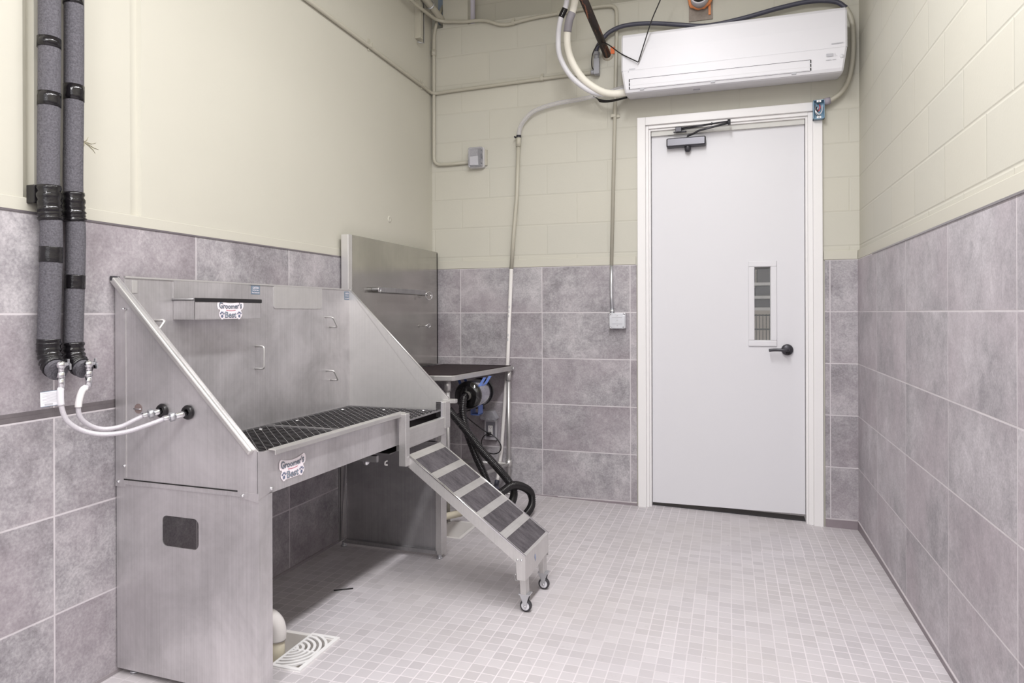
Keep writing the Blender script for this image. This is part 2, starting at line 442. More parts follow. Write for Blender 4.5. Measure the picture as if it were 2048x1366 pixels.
# back wall with the door opening and the ledge above the block courses
DX0, DX1, DZ = 1.4300, 2.5150, 2.463
wb = MB()
wb.box(-.3, .012, -.15, DX0+.01, .22, 3.225); wb.box(DX1-.01, .012, -.15, 3.0, .22, 3.225)
wb.box(DX0+.01, .012, DZ-.01, DX1-.01, .22, 3.225)
wb.box(.075, .012, 3.225, .262, .22, CEIL)                           # pier
wb.box(.262, .16, 3.225, 3.0, .30, CEIL)                              # set-back wall above the ledge
wb.box(-.3, .20, 3.225, .075, .30, CEIL)
wall_b = tag(wb.build('wall_back', 'paint_back'), kind='structure')
tb = MB(); tb.box(0, 0, -.12, DX0-.008, .0121, 1.525); tb.box(DX1+.012, 0, -.12, WR, .0121, 1.525)
tb.build('tile_wainscot', 'tile_back', wall_b)
tr = MB(); tr.box(0, .003, 1.527, DX0-.012, .0122, 1.580); tr.box(DX1+.006, .003, 1.527, WR, .0122, 1.580)
tr.build('painted_board', 'paint_left', wall_b, .002)
cv = MB(); cv.box(.64, -.004, -.10, DX0-.008, .0, .0); cv.box(DX1+.012, -.004, -.12, WR, 0, 0)
cv.build('base_tile', simple('base_tile', srgb(138, 128, 133), .5, 0, .15, 14), wall_b)
ml = MB(); ml.box(.9, -.0055, -.004, DX0-.01, 0, .0005); ml.box(DX1+.012, -.0055, -.004, WR, 0, .0005)
ml.build('base_grout', simple('pale_grout', srgb(190, 183, 186), .7, 0, .1), wall_b)
# right wall
wr = MB().box(WR+.012, -7.2, -.15, WR+.2, .02, CEIL)
wall_r = tag(wr.build('wall_right', 'paint_right'), kind='structure')
MB().box(WR, -7.2, -.12, WR+.0121, 0, 1.525).build('tile_wainscot', 'tile_right', wall_r)
MB().box(WR+.002, -7.2, 1.527, WR+.0122, .003, 1.580).build('painted_board', 'paint_left', wall_r, .002)
MB().box(WR-.003, -7.2, 1.521, WR+.004, -.42, 1.528).build('tile_edge_strip', simple('edge_strip', srgb(150, 146, 150), .35, .7), wall_r)
MB().box(WR-.004, -7.2, -.12, WR, 0, 0).build('base_tile', simple('base_tile_right', srgb(132, 123, 128), .5, 0, .15, 14), wall_r)
MB().box(WR-.0055, -7.2, -.004, WR, 0, .0005).build('base_grout', simple('pale_grout', srgb(190, 183, 186), .7, 0, .1), wall_r)
# left wall: shallow recessed bays with splayed sides, ledge at the bottom
wl = MB(); XR = -.045
def plan_wall(z0, z1, pts):
    poly = pts+[(-.3, pts[-1][1]), (-.3, pts[0][1])]
    wl.prism(poly, 'z', z0, z1)
plan_wall(-.15, 1.568, [(-.012, .02), (-.012, -7.2)])
plan_wall(1.568, CEIL, [(-.012, .02), (-.012, -2.474), (-.026, -2.482), (-.026, -2.514), (-.012, -2.522), (-.012, -2.866), (-.040, -2.870), (-.030, -2.895), (-.014, -2.899), (-.014, -7.2)])
wall_l = tag(wl.build('wall_left', 'paint_left'), kind='structure')
MB().box(-.0121, -7.2, -.12, 0, 0, 1.525).build('tile_wainscot', 'tile_left', wall_l)
MB().box(-.0122, -7.2, 1.527, -.009, 0, 1.566).build('painted_board', 'paint_left', wall_l, .002)
MB().box(-.004, -7.2, 1.520, .003, -.02, 1.526).build('tile_edge_strip', simple('edge_strip_l', srgb(140, 134, 140), .35, .7), wall_l)
MB().box(-.0, -7.2, -.01, .004, 0, .012).build('base_grout', simple('pale_grout', srgb(150, 143, 146), .7, 0, .1), wall_l)
# small crack scar and dents on the left wall
ck = MB()
for k in range(9):
    a = k*2.4; p = [Vector((-.011, -2.700, 1.779))]
    for q in range(3): p.append(p[-1]+Vector((0, .018*math.cos(a+random.uniform(-.6, .6)), .012*math.sin(a+random.uniform(-.6, .6)))))
    ck.tube(p, [.0016, .0012, .0009, .0004], 4)
ck.build('plaster_crack', simple('crack', srgb(170, 164, 140), .8), wall_l)
for (yy, zz, s_) in ((-.62, 1.80, .022), (-.30, 1.60, .03)):
    MB().lathe([(s_, 0), (s_*.9, .003), (s_*.6, .004), (s_*.3, .002), (.0005, .001)], (-.012, yy, zz), 'x', 14).build('plaster_patch', 'paint_left', wall_l)

# ------------------------------------------------------------------ door
door = thing('door_1', (0, 0, 0), kind='structure')
IX0, IX1, IZ = 1.512, 2.424, 2.378     # clear opening
fr = MB()
def jamb(x0, x1, inner):      # profile with a stop
    pass
zf = -.062
fr.box(DX0, -.012, zf, DX0+.052, .16, DZ); fr.box(DX1-.052, -.012, zf, DX1, .16, DZ); fr.box(DX0+.052, -.012, DZ-.052, DX1-.052, .16, DZ)
fr.build('door_frame', 'white', door, .003)
f2 = MB()
f2.box(DX0+.052, .004, zf, IX0-.012, .16, IZ+.012+.02); f2.box(IX1+.012, .004, zf, DX1-.052, .16, IZ+.012+.02); f2.box(IX0-.012, .004, IZ+.012, IX1+.012, .16, DZ-.052)
f2.build('frame_rebate', 'white', door, .002)
f3 = MB(); f3.box(IX0-.012, .018, zf, IX0, .16, IZ+.012); f3.box(IX1, .018, zf, IX1+.012, .16, IZ+.012); f3.box(IX0, .018, IZ, IX1, .16, IZ+.012)
f3.build('door_stop', 'white', door, .0015)
LY = .052; WX0, WX1, WZ0, WZ1 = 2.136, 2.228, 1.045, 1.497
lf = MB()
lf.box(IX0+.003, LY, -.002, WX0, LY+.045, IZ-.025); lf.box(WX1, LY, -.002, IX1-.003, LY+.045, IZ-.025)
lf.box(WX0, LY, -.002, WX1, LY+.045, WZ0); lf.box(WX0, LY, WZ1, WX1, LY+.045, IZ-.025)
leaf = lf.build('door_leaf', 'door_white', door)
MB().box(IX0+.003, LY-.02, IZ-.03, IX1-.003, LY+.06, IZ+.0).build('frame_head', simple('head_paint', srgb(205, 204, 200), .5), door)
MB().prism([(IX0, fz(IX0, 0)-.02), (IX1, fz(IX1, 0)-.02), (IX1, fz(IX1, 0)+.004), (IX0, fz(IX0, 0)+.004)], 'y', .06, .16).build('threshold', 'bronze', door)
wfr = MB(); e = .036
for a, b, c, d in ((WX0-e, WZ0-e, WX1+e, WZ0), (WX0-e, WZ1, WX1+e, WZ1+e), (WX0-e, WZ0, WX0, WZ1), (WX1, WZ0, WX1+e, WZ1)):
    wfr.box(a, LY-.010, b, c, LY, d)
win = wfr.build('window_frame', 'door_white', door, .004)
MB().box(WX0, LY+.008, WZ0, WX1, LY+.012, WZ1).build('pane', 'glass', win)
hd = MB().lathe([(.0004, -.026), (.026, -.026), (.031, -.022), (.034, -.014), (.034, 0)], (2.322, LY, .990), 'y', 28)
hnd = hd.build('door_handle', 'bronze', door)
hv = MB(); hv.tube(spline([(2.322, LY-.02, .990), (2.322, LY-.060, .990), (2.305, LY-.068, .990), (2.27, LY-.066, .991), (2.24, LY-.060, .990), (2.216, LY-.056, .987)], 6), .0095, 12)
hv.build('lever', 'bronze', hnd)
MB().lathe([(.0004, -.030), (.012, -.030), (.014, -.02)], (2.325, LY, .972), 'y', 14).build('thumb_turn', 'black', hnd)
# closer
cl_ = MB().box(1.612, LY-.058, 2.262, 1.852, LY-.002, 2.318)
cls = cl_.build('door_closer', 'bronze', door, .008)
MB().box(1.618, LY-.061, 2.268, 1.846, LY-.057, 2.312).build('cover_plate', simple('closer_cover', srgb(96, 95, 100), .35, .6), cls, .003)
MB().lathe([(.0004, -.040), (.013, -.038), (.019, -.026), (.021, 0), (.016, .012)], (1.742, LY-.03, 2.268), 'z', 18).build('spindle_cap', 'bronze', cls)
ar = MB(); ar.tube(bend([(1.742, LY-.03, 2.318), (1.742, LY-.03, 2.330), (1.775, LY-.045, 2.336), (1.81, LY-.06, 2.350), (1.99, LY-.10, 2.372)], .012), .0065, 8)
ar.build('closer_arm', 'bronze', cls)
a2 = MB(); a2.cyl((1.70, LY-.05, 2.376), (1.89, LY-.085, 2.380), .0045, 8); a2.cyl((1.70, LY-.05, 2.366), (1.89, LY-.085, 2.376), .0035, 8)
a2.cyl((1.88, LY-.083, 2.379), (1.99, LY-.10, 2.382), .005, 8); a2.cyl((1.99, LY-.10, 2.360), (1.99, LY-.10, 2.392), .009, 12)
a2.cyl((1.885, LY-.084, 2.372), (1.891, LY-.086, 2.386), .006, 8)
a2.build('closer_rod', 'bronze', cls)
a3 = MB(); a3.box(1.668, LY-.062, 2.352, 1.706, LY-.035, 2.384); a3.box(1.655, LY-.05, 2.352, 1.735, LY-.034, 2.360)
a3.build('arm_bracket', 'bronze', cls, .003)
# room seen through the pane: shelving unit with wire kennels
shv = thing('storage_rack', (2.35, 2.4, 0), label='pale storage rack with grey bins seen through the door pane', cat='rack')
for z in (1.235, 1.345, 1.47, 1.64): MB().box(-1.1, 0, z, 1.1, .4, z+.028).build('shelf', 'steel_l', shv)
for x in (-1.1, 1.07): MB().box(x, 0, -.1, x+.03, .4, 1.95).build('upright', 'steel_l', shv)
kn = MB()
for q in range(40): kn.cyl((1.85+q*.029, 2.30, -.1), (1.85+q*.029, 2.30, 1.20), .0034, 5)
for z in (.5, .72, .90, .93, 1.06, 1.19): kn.cyl((1.83, 2.297, z), (3.02, 2.297, z), .007, 6)
tag(kn.build('wire_kennel', 'dark'), 'dark wire kennel front seen through the bottom of the door pane', 'kennel')
for zi, (z, h) in enumerate(((1.263, .078), (1.373, .09), (1.498, .135))):
    for q in range(4):
        x = 2.02+q*.185+zi*.02
        tag(MB().box(x, 2.43, z, x+.165, 2.76, z+h).build('storage_bin', 'bin_grey', None, .006), 'dark grey bin on the rack behind the door pane', 'bin', 'bins on the rack behind the door')
tag(MB().box(0.4, 3.4, -.1, 4.2, 3.5, 3.0).build('wall_beyond', simple('shop_wall', srgb(200, 190, 180), .8)), kind='structure')
tag(MB().box(0.4, .3, -.16, 4.2, 3.5, -.1).build('floor_beyond', 'floor'), kind='structure')
lb = simple('warm_lit_lamp', srgb(255, 230, 205), .6)
lbt = lb.node_tree.nodes['Principled BSDF']; lbt.inputs['Emission Color'].default_value = srgb(255, 226, 200); lbt.inputs['Emission Strength'].default_value = 1.2
tag(MB().box(1.4, 2.35, 1.66, 3.3, 2.45, 1.72).build('strip_light', lb), 'warm lit strip light seen through the top of the door pane', 'light')

# ------------------------------------------------------------------ dog bathing tub
TO = (.005, -2.6, 0); TA = R(-1.64)
tub = thing('bathing_tub', TO, TA, label='stainless steel dog bathing tub on panel legs against the left wall', cat='tub')
D = .590; V1 = 1.395; ZB = 1.345; ZF = .790
# near side panel (leans out of a folded sheet), window in the leg panel is a real hole
sp_ = MB().prism([(0, .637), (0, ZB), (.014, ZB), (D, ZF), (D, .66), (D-.0, .645), (.035, .645)], 'y', 0, .003)
side = sp_.build('side_panel', 'steel', tub)
MB().box(.047, -.0018, .67, .0495, .0, 1.232).build('seam', 'steel_l', side)
MB().prism([(.038, .664), (.511, .664), (.511, .660), (.038, .660)], 'y', -.0012, 0).build('slot', 'dark', side)
rim = MB()
def rimbar(y0, y1):
    n = Vector((ZB-ZF, 0, D-.014)).normalized()
    a = Vector((.006, 0, ZB)); b = Vector((D-.012, 0, ZF+.004))
    for (t0, t1, yy0, yy1) in ((-.020, 0.0, y0, y1),):
        vs = []
        for p in (a, b):
            for yy, off in ((yy0, t0), (yy0, t1), (yy1, t1), (yy1, t0)):
                vs.append(p+n*off+Vector((0, yy, 0)))
        rim.add(vs, [(0, 1, 2, 3), (7, 6, 5, 4), (0, 4, 5, 1), (1, 5, 6, 2), (2, 6, 7, 3), (3, 7, 4, 0)])
rimbar(-.018, .012)
rim.build('rolled_rim', 'steel_h', side, .005)
MB().box(-.002, -.019, ZB-.014, .008, .013, ZB+.002).build('rim_end_cap', 'bronze', side, .002)
fs_ = MB()
vs = [(.03, V1-.040, .66), (D, V1, .66), (D, V1, ZF), (.040, V1-.038, ZB), (.03, V1-.038, ZB)]
vs2 = [(x, y+.003, z) for x, y, z in vs]
fs_.add(vs+vs2, [(0, 1, 2, 3, 4), (9, 8, 7, 6, 5), (0, 5, 6, 1), (1, 6, 7, 2), (2, 7, 8, 3), (3, 8, 9, 4), (4, 9, 5, 0)])
fside = fs_.build('side_panel', 'steel_l', tub)
rb = MB(); rb.tube([(.040, V1-.034, ZB), (D, V1+.004, ZF)], .005, 8)
rb.build('rolled_rim', 'steel_h', fside)
# back panel, hemmed top, standing a little off the wall
bp_ = MB().box(.036, .003, .66, .040, V1-.036, ZB)
back = bp_.build('back_panel', 'steel', tub)
MB().box(.034, .003, ZB-.004, .044, V1-.036, ZB+.002).build('hemmed_edge', 'steel_l', back)
MB().box(.0401, .030, ZB-.055, .042, .052, ZB-.012).build('corner_tab', 'steel_l', back, .001)
# caution labels
for (v0, v1, z0, z1, yy) in ((.615, .668, ZB-.044, ZB-.006, .0412), (V1-.085, V1-.041, ZB-.055, ZB-.012, .0412)):
    cl = MB().box(.040, v0, z0, yy, v1, z1).build('caution_label', 'label_blue', back)
    tx = MB(); f = lambda a, b: Vector((yy+.0004, a, b)); c = (v0+v1)/2; wv = v1-v0
    put_text(tx, 'CAUTION', .012, f, .0004, wv*.7, c, z1-.010)
    put_text(tx, 'Do Not Leave', .008, f, .0002, wv*.72, c, (z0+z1)/2-.001); put_text(tx, 'Pets Unattended', .008, f, .0002, wv*.84, c, z0+.008)
    tx.build('label_text', 'sticker_white', cl)
# soap shelf
shf = MB(); X0, X1 = .040, .140
shf.box(X1-.002, .205, 1.200, X1, .555, 1.262); shf.box(X0, .205, 1.200, X1, .207, 1.272); shf.box(X0, .553, 1.200, X1, .555, 1.272)
shf.box(X0, .205, 1.198, X1, .555, 1.201); shf.box(X0, .205, 1.20, X0+.003, .60, ZB+.002)
shelf = shf.build('soap_shelf', 'steel', tub)
MB().box(X1-.004, .205, 1.262, X1+.003, .560, 1.277).build('shelf_trim', 'black', shelf, .003)
MB().cyl((X0+.002, .204, 1.271), (X1, .204, 1.271), .005, 8).build('shelf_rail', 'steel_d', shelf)
logo(shelf, (X1, .384, 1.232), (0, 1, 0), (1, 0, 0), .142)
MB().prism(rect(.755, 1.241, 1.112, ZB+.001, .012), 'x', .040, .0432).build('cover_plate', 'steel_l', back, .001)
def handle(a, b, out=.045, lean=.0):
    a = Vector(a); b = Vector(b); n = Vector((out, 0, 0))
    return MB().tube(bend([a, a+n, b+n, b], .012, 5), .0042, 10)
for a, b in ((( .040, .640, 1.080), (.040, .640, .985)), ((.040, 1.142, 1.200), (.040, 1.180, 1.150)), ((.040, 1.148, .935), (.040, 1.186, .885)), ((.040, .128, 1.196), (.040, .096, 1.160))):
    handle(a, b).build('tie_handle', 'steel_l', tub)
# apron and front lip
ap = MB(); ap.box(D-.003, .0, .648, D, .905, ZF-.004)
ap.prism([(0, .640), (.074, .655), (.074, ZF-.01), (0, ZF)], 'x', D-.004, D+.001)
apr = ap.build('apron', 'steel', tub)
lip = MB(); lip.prism([(D-.004, .790), (D+.026, .789), (D+.026, .772), (D+.022, .772), (D+.022, .785), (D-.004, .786)], 'y', .050, .905)
lip.build('front_lip', 'steel_h', tub, .002)
logo(apr, (D+.001, .166, .706), (0, 1, 0), (1, 0, 0), .142)
# gate posts, low rail
pt = MB(); pt.box(D+.012, .866, .560, D+.048, .900, .787)
pt.build('gate_post', 'steel_h', tub, .003)
p2 = MB(); p2.box(D-.028, V1-.055, .645, D+.012, V1+.003, ZF-.012)
p2.build('gate_post', 'steel_h', tub, .003)
MB().box(D-.03, V1-.004, ZF-.025, D+.04, V1+.030, ZF-.006).build('rim_tab', 'steel_h', tub, .002)
MB().box(D-.034, V1-.070, .70, D-.004, V1-.054, .782).build('latch_pocket', 'chrome', tub, .002)
MB().box(D-.02, .900, .617, D+.006, V1-.05, .700).build('gate_rail', 'steel_h', tub, .002)
# drain grates: expanded metal in two sheets
def grate(v0, v1):
    g = MB(); lwd = .040; u = .052; ww = .0017; row = 0; amp = .0092
    n = int(round((v1-v0)/(lwd/2)))
    while u < D-.03:
        pts = []
        for i in range(n+1):
            pts.append((u+(amp if (i+row) % 2 else -amp), v0+(v1-v0)*i/n))
        b0 = len(g.v)
        for (a, b) in pts:
            for du, dz in ((-ww, .0022), (ww, .0022), (ww, .0034), (-ww, .0034)): g.v.append(Vector((a+du, b, .732+dz)))
        for i in range(n):
            for k in range(4):
                k2 = (k+1) % 4; g.f.append([b0+i*4+k, b0+i*4+k2, b0+(i+1)*4+k2, b0+(i+1)*4+k]); g.sm.append(False)
        u += 2*amp+.0024; row += 1
    g.box(.044, v0-.004, .729, D-.02, v0+.006, .7355); g.box(.044, v1-.006, .729, D-.02, v1+.004, .7355)
    g.box(.042, v0, .729, .048, v1, .7355); g.box(D-.026, v0, .729, D-.02, v1, .7355)
    return g.build('floor_grate', 'mesh_grate', tub)
grate(.012, .700); grate(.712, V1-.045)
for a, b in ((.12, .13), (.44, .22), (.30, .30), (.10, .60), (.50, .62), (.1, .84), (.45, .95), (.1, 1.2), (.3, 1.26), (.5, 1.3)):
    MB().lathe([(.0003, .004), (.006, .003), (.007, 0)], (a, b, .7355), 'z', 10).build('grate_screw', 'chrome', tub)
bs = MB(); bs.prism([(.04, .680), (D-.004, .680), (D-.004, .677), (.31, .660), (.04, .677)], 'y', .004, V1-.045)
bs.box(.0402, .004, .66, .0430, V1-.04, .731); bs.box(.043, V1-.046, .66, D-.03, V1-.0425, .731)  # liner faces added to paint in the shade seen through the grate
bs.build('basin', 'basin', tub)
# leg panels
lp = MB(); hx0, hx1, hz0, hz1 = .199, .352, .456, .556; zt = .652
outer = [(-.0, .02), (D, .02), (D, zt), (-.0, zt)]; hole = rect(hx0, hz0, hx1, hz1, .020)
# strip mesh between hole and outer border
def holed(mb, outer, hole, y0, y1):
    import itertools
    cx = sum(p[0] for p in hole)/len(hole); cz = sum(p[1] for p in hole)/len(hole)
    x0, z0 = outer[0]; x1, z1 = outer[2]
    def proj(p):
        dx, dz = p[0]-cx, p[1]-cz; t = 1e9
        if dx > 1e-9: t = min(t, (x1-cx)/dx)
        if dx < -1e-9: t = min(t, (x0-cx)/dx)
        if dz > 1e-9: t = min(t, (z1-cz)/dz)
        if dz < -1e-9: t = min(t, (z0-cz)/dz)
        return (cx+dx*t, cz+dz*t)
    ang = lambda p: math.atan2(p[1]-cz, p[0]-cx)
    ring = [(ang(p), p, proj(p)) for p in hole]
    for c in outer:
        a = ang(c)
        # matching point on the hole along the same ray: nearest by interpolation
        best = None; hs = sorted(ring, key=lambda r_: r_[0]); n = len(hs)
        for i in range(n):
            a0 = hs[i][0]; a1 = hs[(i+1) % n][0]+(2*math.pi if i == n-1 else 0)
            aa = a if a >= hs[0][0] else a+2*math.pi
            if a0 <= aa <= a1:
                t = (aa-a0)/(a1-a0) if a1 > a0 else 0; p, q = hs[i][1], hs[(i+1) % n][1]
                best = (p[0]+(q[0]-p[0])*t, p[1]+(q[1]-p[1])*t); break
        ring.append((a, best, c))
    ring.sort(key=lambda r_: r_[0]); n = len(ring); b = len(mb.v)
    for yy in (y0, y1):
        for a, h, o_ in ring: mb.v.append(Vector((h[0], yy, h[1]))); mb.v.append(Vector((o_[0], yy, o_[1])))
    for i in range(n):
        j = (i+1) % n
        mb.f.append([b+2*i, b+2*i+1, b+2*j+1, b+2*j]); mb.sm.append(False)
        q = b+2*n; mb.f.append([q+2*i, q+2*j, q+2*j+1, q+2*i+1]); mb.sm.append(False)
        mb.f.append([b+2*i, b+2*j, q+2*j, q+2*i]); mb.sm.append(False)
        mb.f.append([b+2*i+1, q+2*i+1, q+2*j+1, b+2*j+1]); mb.sm.append(False)
holed(lp, outer, hole, .004, .007)
lp.box(D-.003, .007, .02, D, .066, zt+.0); lp.box(0, .007, .02, .003, .05, zt)
lp.build('leg_panel', 'steel', tub)
MB().prism([(0, .637), (.040, .637), (.046, .645), (.046, .66), (0, .66)], 'y', -.001, .004).build('gusset', 'steel', tub)
MB().prism([(.532, .66), (.530, .650), (.538, .640), (D, .632), (D, .66)], 'y', -.001, .004).build('gusset', 'steel', tub)
for u, v, z, ax in ((.015, 0, .653, 'y'), (.532, 0, .650, 'y'), (.042, 0, .708, 'y')): MB().lathe([(.0003, -.006), (.004, -.005), (.0058, -.001), (.0058, 0)], (u, v-.0005, z), ax, 12).build('bolt_head', 'chrome', tub)
MB().lathe([(.0058, 0), (.0055, .002), (.004, .005), (.0003, .006)], (D+.001, .060, .662), 'x', 12).build('bolt_head', 'chrome', tub)
MB().lathe([(.0003, -.016), (.004, -.014), (.004, -.002)], (.050, .0, 1.236), 'y', 8).build('bolt_head', 'chrome', tub)
fp = MB(); F0 = .03
fp.box(.03, V1-.052, .03, D-.02, V1-.048, .66)
fp.box(.03, V1-.075, .022, D-.03, V1-.048, .040)
fp.box(-.000, V1-.085, .03, .006, V1-.035, .66); fp.prism([(.006, .03), (.010, .03), (.055, .66), (.04, .66)], 'y', V1-.075, V1-.072)
fl2 = fp.build('leg_panel', 'steel_d', tub)
MB().box(.008, V1-.074, .05, .026, V1-.050, .66).build('corner_channel', 'steel_h', tub, .002)
MB().box(D-.036, V1-.075, .022, D-.0, V1-.018, .66).build('front_leg', 'steel_h', tub, .003)
for u, v in ((.05, .03), (D-.02, .03), (.018, V1-.06), (D-.02, V1-.06)):
    ft = MB(); ft.lathe([(.010, .006), (.010, .024)], (u, v, 0), 'z', 12); ft.lathe([(.0003, 0), (.015, 0), (.015, .007), (.0003, .008)], (u, v, 0), 'z', 16); ft.build('levelling_foot', 'galv', tub)

# storage rails for the ramp below the basin
rl = MB(); rl.box(.10, V1-.082, .560, D-.02, V1-.056, .582); rl.box(.06, V1-.10, .590, D-.02, V1-.056, .615)
rl.build('ramp_rail', 'steel_d', tub, .002)
rl2 = MB(); rl2.box(.30, .74, .600, D-.02, .755, .628)
rl2.build('ramp_rail', 'steel_d', tub, .002)
rb_ = MB().prism([(.06, .612), (D-.03, .612), (D-.03, .608), (.06, .608)], 'y', .86, V1-.06)
rb_.build('ramp_tray', 'steel_d', tub)
MB().sphere((D-.095, .78, .589), .014).build('roller_knob', 'chrome', tub)
MB().tube(spline([(D-.03, .842, .586), (D-.035, .832, .583), (D-.035, .832, .572), (D-.03, .842, .568)], 5), .004, 8).build('hook', 'steel_l', tub)
# grommets where the supply hoses enter
for u in (.211, .318):
    g = MB().lathe([(.022, 0), (.024, -.006), (.021, -.012), (.016, -.014), (.011, -.013), (.0105, .012)], (u, 0, .901), 'y', 24)
    g.build('hose_grommet', 'black', tub)
g = MB().prism([(.103+.0165*math.cos(t*.3142), .903+.0165*math.sin(t*.3142)) for t in range(20)], 'y', -.0015, -.0005)
g.build('knockout_hole', simple('tile_behind', srgb(126, 110, 108), .5, 0, .2), tub)
MB().cyl((.085, -.003, .902), (.118, -.003, .902), .0022, 8).build('knockout_rod', 'chrome', tub)

# ------------------------------------------------------------------ ramp
RA = R(-2.75); rx, ry = 1.196, -1.745; RW = .312; RL = .655; RP = R(34.8); RZ = .231
ramp = thing('dog_ramp', (rx, ry, 0), RA, label='stainless steel ramp with five grey grit pads resting on two casters', cat='ramp')
# local: x toward the room (0 at the lower front edge), y across (0..RW)
cs, sn = math.cos(RP), math.sin(RP)
def rp(s_, y, n=0): return Vector((-s_*cs+n*sn, y, RZ+s_*sn+n*cs))    # s_ up the slope, n above the deck
dk = MB()
def slab(mb, s0, s1, y0, y1, n0, n1):
    vs = [rp(s, y, n) for n in (n0, n1) for y in (y0, y1) for s in (s1, s0)]
    mb.add(vs, [(0, 2, 3, 1), (4, 5, 7, 6), (0, 1, 5, 4), (2, 6, 7, 3), (0, 4, 6, 2), (1, 3, 7, 5)])
slab(dk, 0, RL, 0, RW, -.004, 0)
deck = dk.build('deck', 'steel_h', ramp, .002)
for y0, y1 in ((-.002, .002), (RW-.002, RW+.002)):
    sg = MB(); h = .047
    P = [(0, RZ+.001), (0, RZ-.100), (-.034, RZ-.100), (-.040, RZ-.030)]
    a = rp(0, 0, 0); t_ = rp(RL, 0, 0); b_ = rp(RL, 0, -h*.9)
    k = -.040; P = [(0, RZ+.001), (0, RZ-.100), (-.036, RZ-.100), (-.040, RZ+.040*math.tan(RP)-h/cs*1.0), (b_.x, b_.z), (t_.x, t_.z)]
    sg.prism(P, 'y', y0, y1)
    sg.build('side_stringer', 'steel_l', ramp, .001)
MB().prism([(.002, RZ), (RW-.002, RZ), (RW-.002, RZ-.085), (RW-.055, RZ-.085), (.07, RZ-.100), (.002, RZ-.100)], 'x', -.003, .001).build('front_plate', 'steel_l', ramp, .001)
MB().tube([rp(0, 0, 0), rp(RL, 0, 0)], .004, 8).build('folded_edge', 'chrome', ramp); MB().tube([rp(0, RW, 0), rp(RL, RW, 0)], .003, 8).build('folded_edge', 'chrome', ramp)
s = .012; pl_, gp = .092, .0365
for i in range(5):
    pd = MB(); slab(pd, s, s+pl_, .014, RW-.010, 0, .0015); pd.build('grit_pad', 'grit', ramp)
    s += pl_+gp
for dx in (-.016, -.032): MB().lathe([(.0003, -.004), (.004, -.003), (.005, 0)], (dx, -.002, RZ-.018), 'y', 10).build('rivet', 'chrome', ramp)
MB().tube([(-.039, -.003, RZ-.075), (-.044, -.004, RZ-.082), (-.042, -.004, RZ-.10), (-.03, -.003, RZ-.102)], .0022, 6).build('latch_clip', 'steel_d', ramp)
stk = MB()
for i in range(6): disc(stk, lambda a, b: Vector((.0018+i*.00005, a, b)), RW*.40+random.uniform(-.006, .006), RZ-.035-i*.004, .0045, .006)
tag(stk.build('worn_sticker', simple('worn_blue_vinyl', srgb(160, 172, 205), .6, 0, .3, 60), ramp), 'worn scrap of pale blue sticker')
for k, yy in enumerate((.012, RW-.058)):
    lg = MB(); gx, gy = rx-.02, ry+yy
    g0 = fz(gx, gy)
    lg.prism([(-.030, RZ-.09), (-.004, RZ-.09), (-.001, .075+g0), (-.026, .075+g0)], 'y', yy, yy+.044)
    leg = lg.build('leg', 'steel_h', ramp, .002)
    cst = MB()
    yc = yy+.022; zc = .026+g0
    cst.prism([(-.034, .075+g0), (.010, .075+g0), (.002, .050+g0), (-.004, .022+g0), (-.014, .022+g0), (-.022, .050+g0)], 'y', yc-.016, yc-.013)
    cst.prism([(-.034, .075+g0), (.010, .075+g0), (.002, .050+g0), (-.004, .022+g0), (-.014, .022+g0), (-.022, .050+g0)], 'y', yc+.013, yc+.016)
    cst.box(-.034, yc-.02, .071+g0, .012, yc+.02, .076+g0)
    cast = cst.build('caster', 'galv', ramp)
    wx = -.009
    MB().lathe([(.017, -.010), (.022, -.010), (.0245, -.006), (.0245, .006), (.022, .010), (.017, .010)], (wx, yc, zc-.0015), 'y', 28).build('tyre', simple('rubber_tyre', srgb(58, 56, 60), .5), cast)
    MB().lathe([(.0003, -.0095), (.006, -.0098), (.0065, -.007), (.013, -.007), (.0172, -.0105), (.0172, .0105), (.013, .007), (.0003, .009)], (wx, yc, zc-.0015), 'y', 24).build('wheel_hub', 'ac_white', cast)
    MB().lathe([(.0003, -.019), (.004, -.018), (.005, -.0145), (.005, .0145), (.0003, .019)], (wx, yc, zc-.0015), 'y', 12).build('axle', 'chrome', cast)

# ------------------------------------------------------------------ grooming table, backsplash, dryer
tab = thing('grooming_table', (0, 0, 0), label='steel grooming table with black rubber top in the back left corner', cat='table')
TP = [(.085, -.852), (.385, -.838), (.484, -.818), (.500, -.800), (.604, -.030), (.598, -.022), (.085, -.022)]
MB().prism(TP, 'z', .832, .862).build('table_frame', 'steel_h', tab, .003)
inn = [(.095, -.838), (.385, -.824), (.478, -.804), (.487, -.792), (.588, -.045), (.095, -.045)]
MB().prism(inn, 'z', .8622, .8665).build('rubber_top', 'rubber', tab)
MB().lathe([(.010, -.002), (.010, .006), (.0003, .008)], (.606, -.048, .847), 'x', 14).build('bolt', 'chrome', tab)
LGS = [(.577, -.062), (.435, -.760), (.13, -.062), (.13, -.76)]
for (lx, ly) in LGS:
    l = MB(); l.cyl((lx, ly, fz(lx, ly)+.006), (lx, ly, .832), .0135, 16); l.cyl((lx, ly, .765), (lx, ly, .832), .019, 16)
    l.cyl((lx, ly, .185), (lx, ly, .235), .021, 16)
    l.lathe([(.0003, 0), (.018, 0), (.018, .012), (.0135, .014)], (lx, ly, fz(lx, ly)+.001), 'z', 14)
    l.build('leg', 'steel_h', tab)
for a, b in ((0, 2), (0, 1), (1, 3)):
    MB().cyl((*LGS[a], .205), (*LGS[b], .205), .0125, 12).build('stretcher', 'steel_h', tab)
bpn = thing('backsplash_panel', (0, 0, 0), label='tall polished steel splash panel behind the grooming table', cat='panel')
MB().box(.050, -1.165, .868, .054, -.045, 1.642).build('sheet', 'panel', bpn)
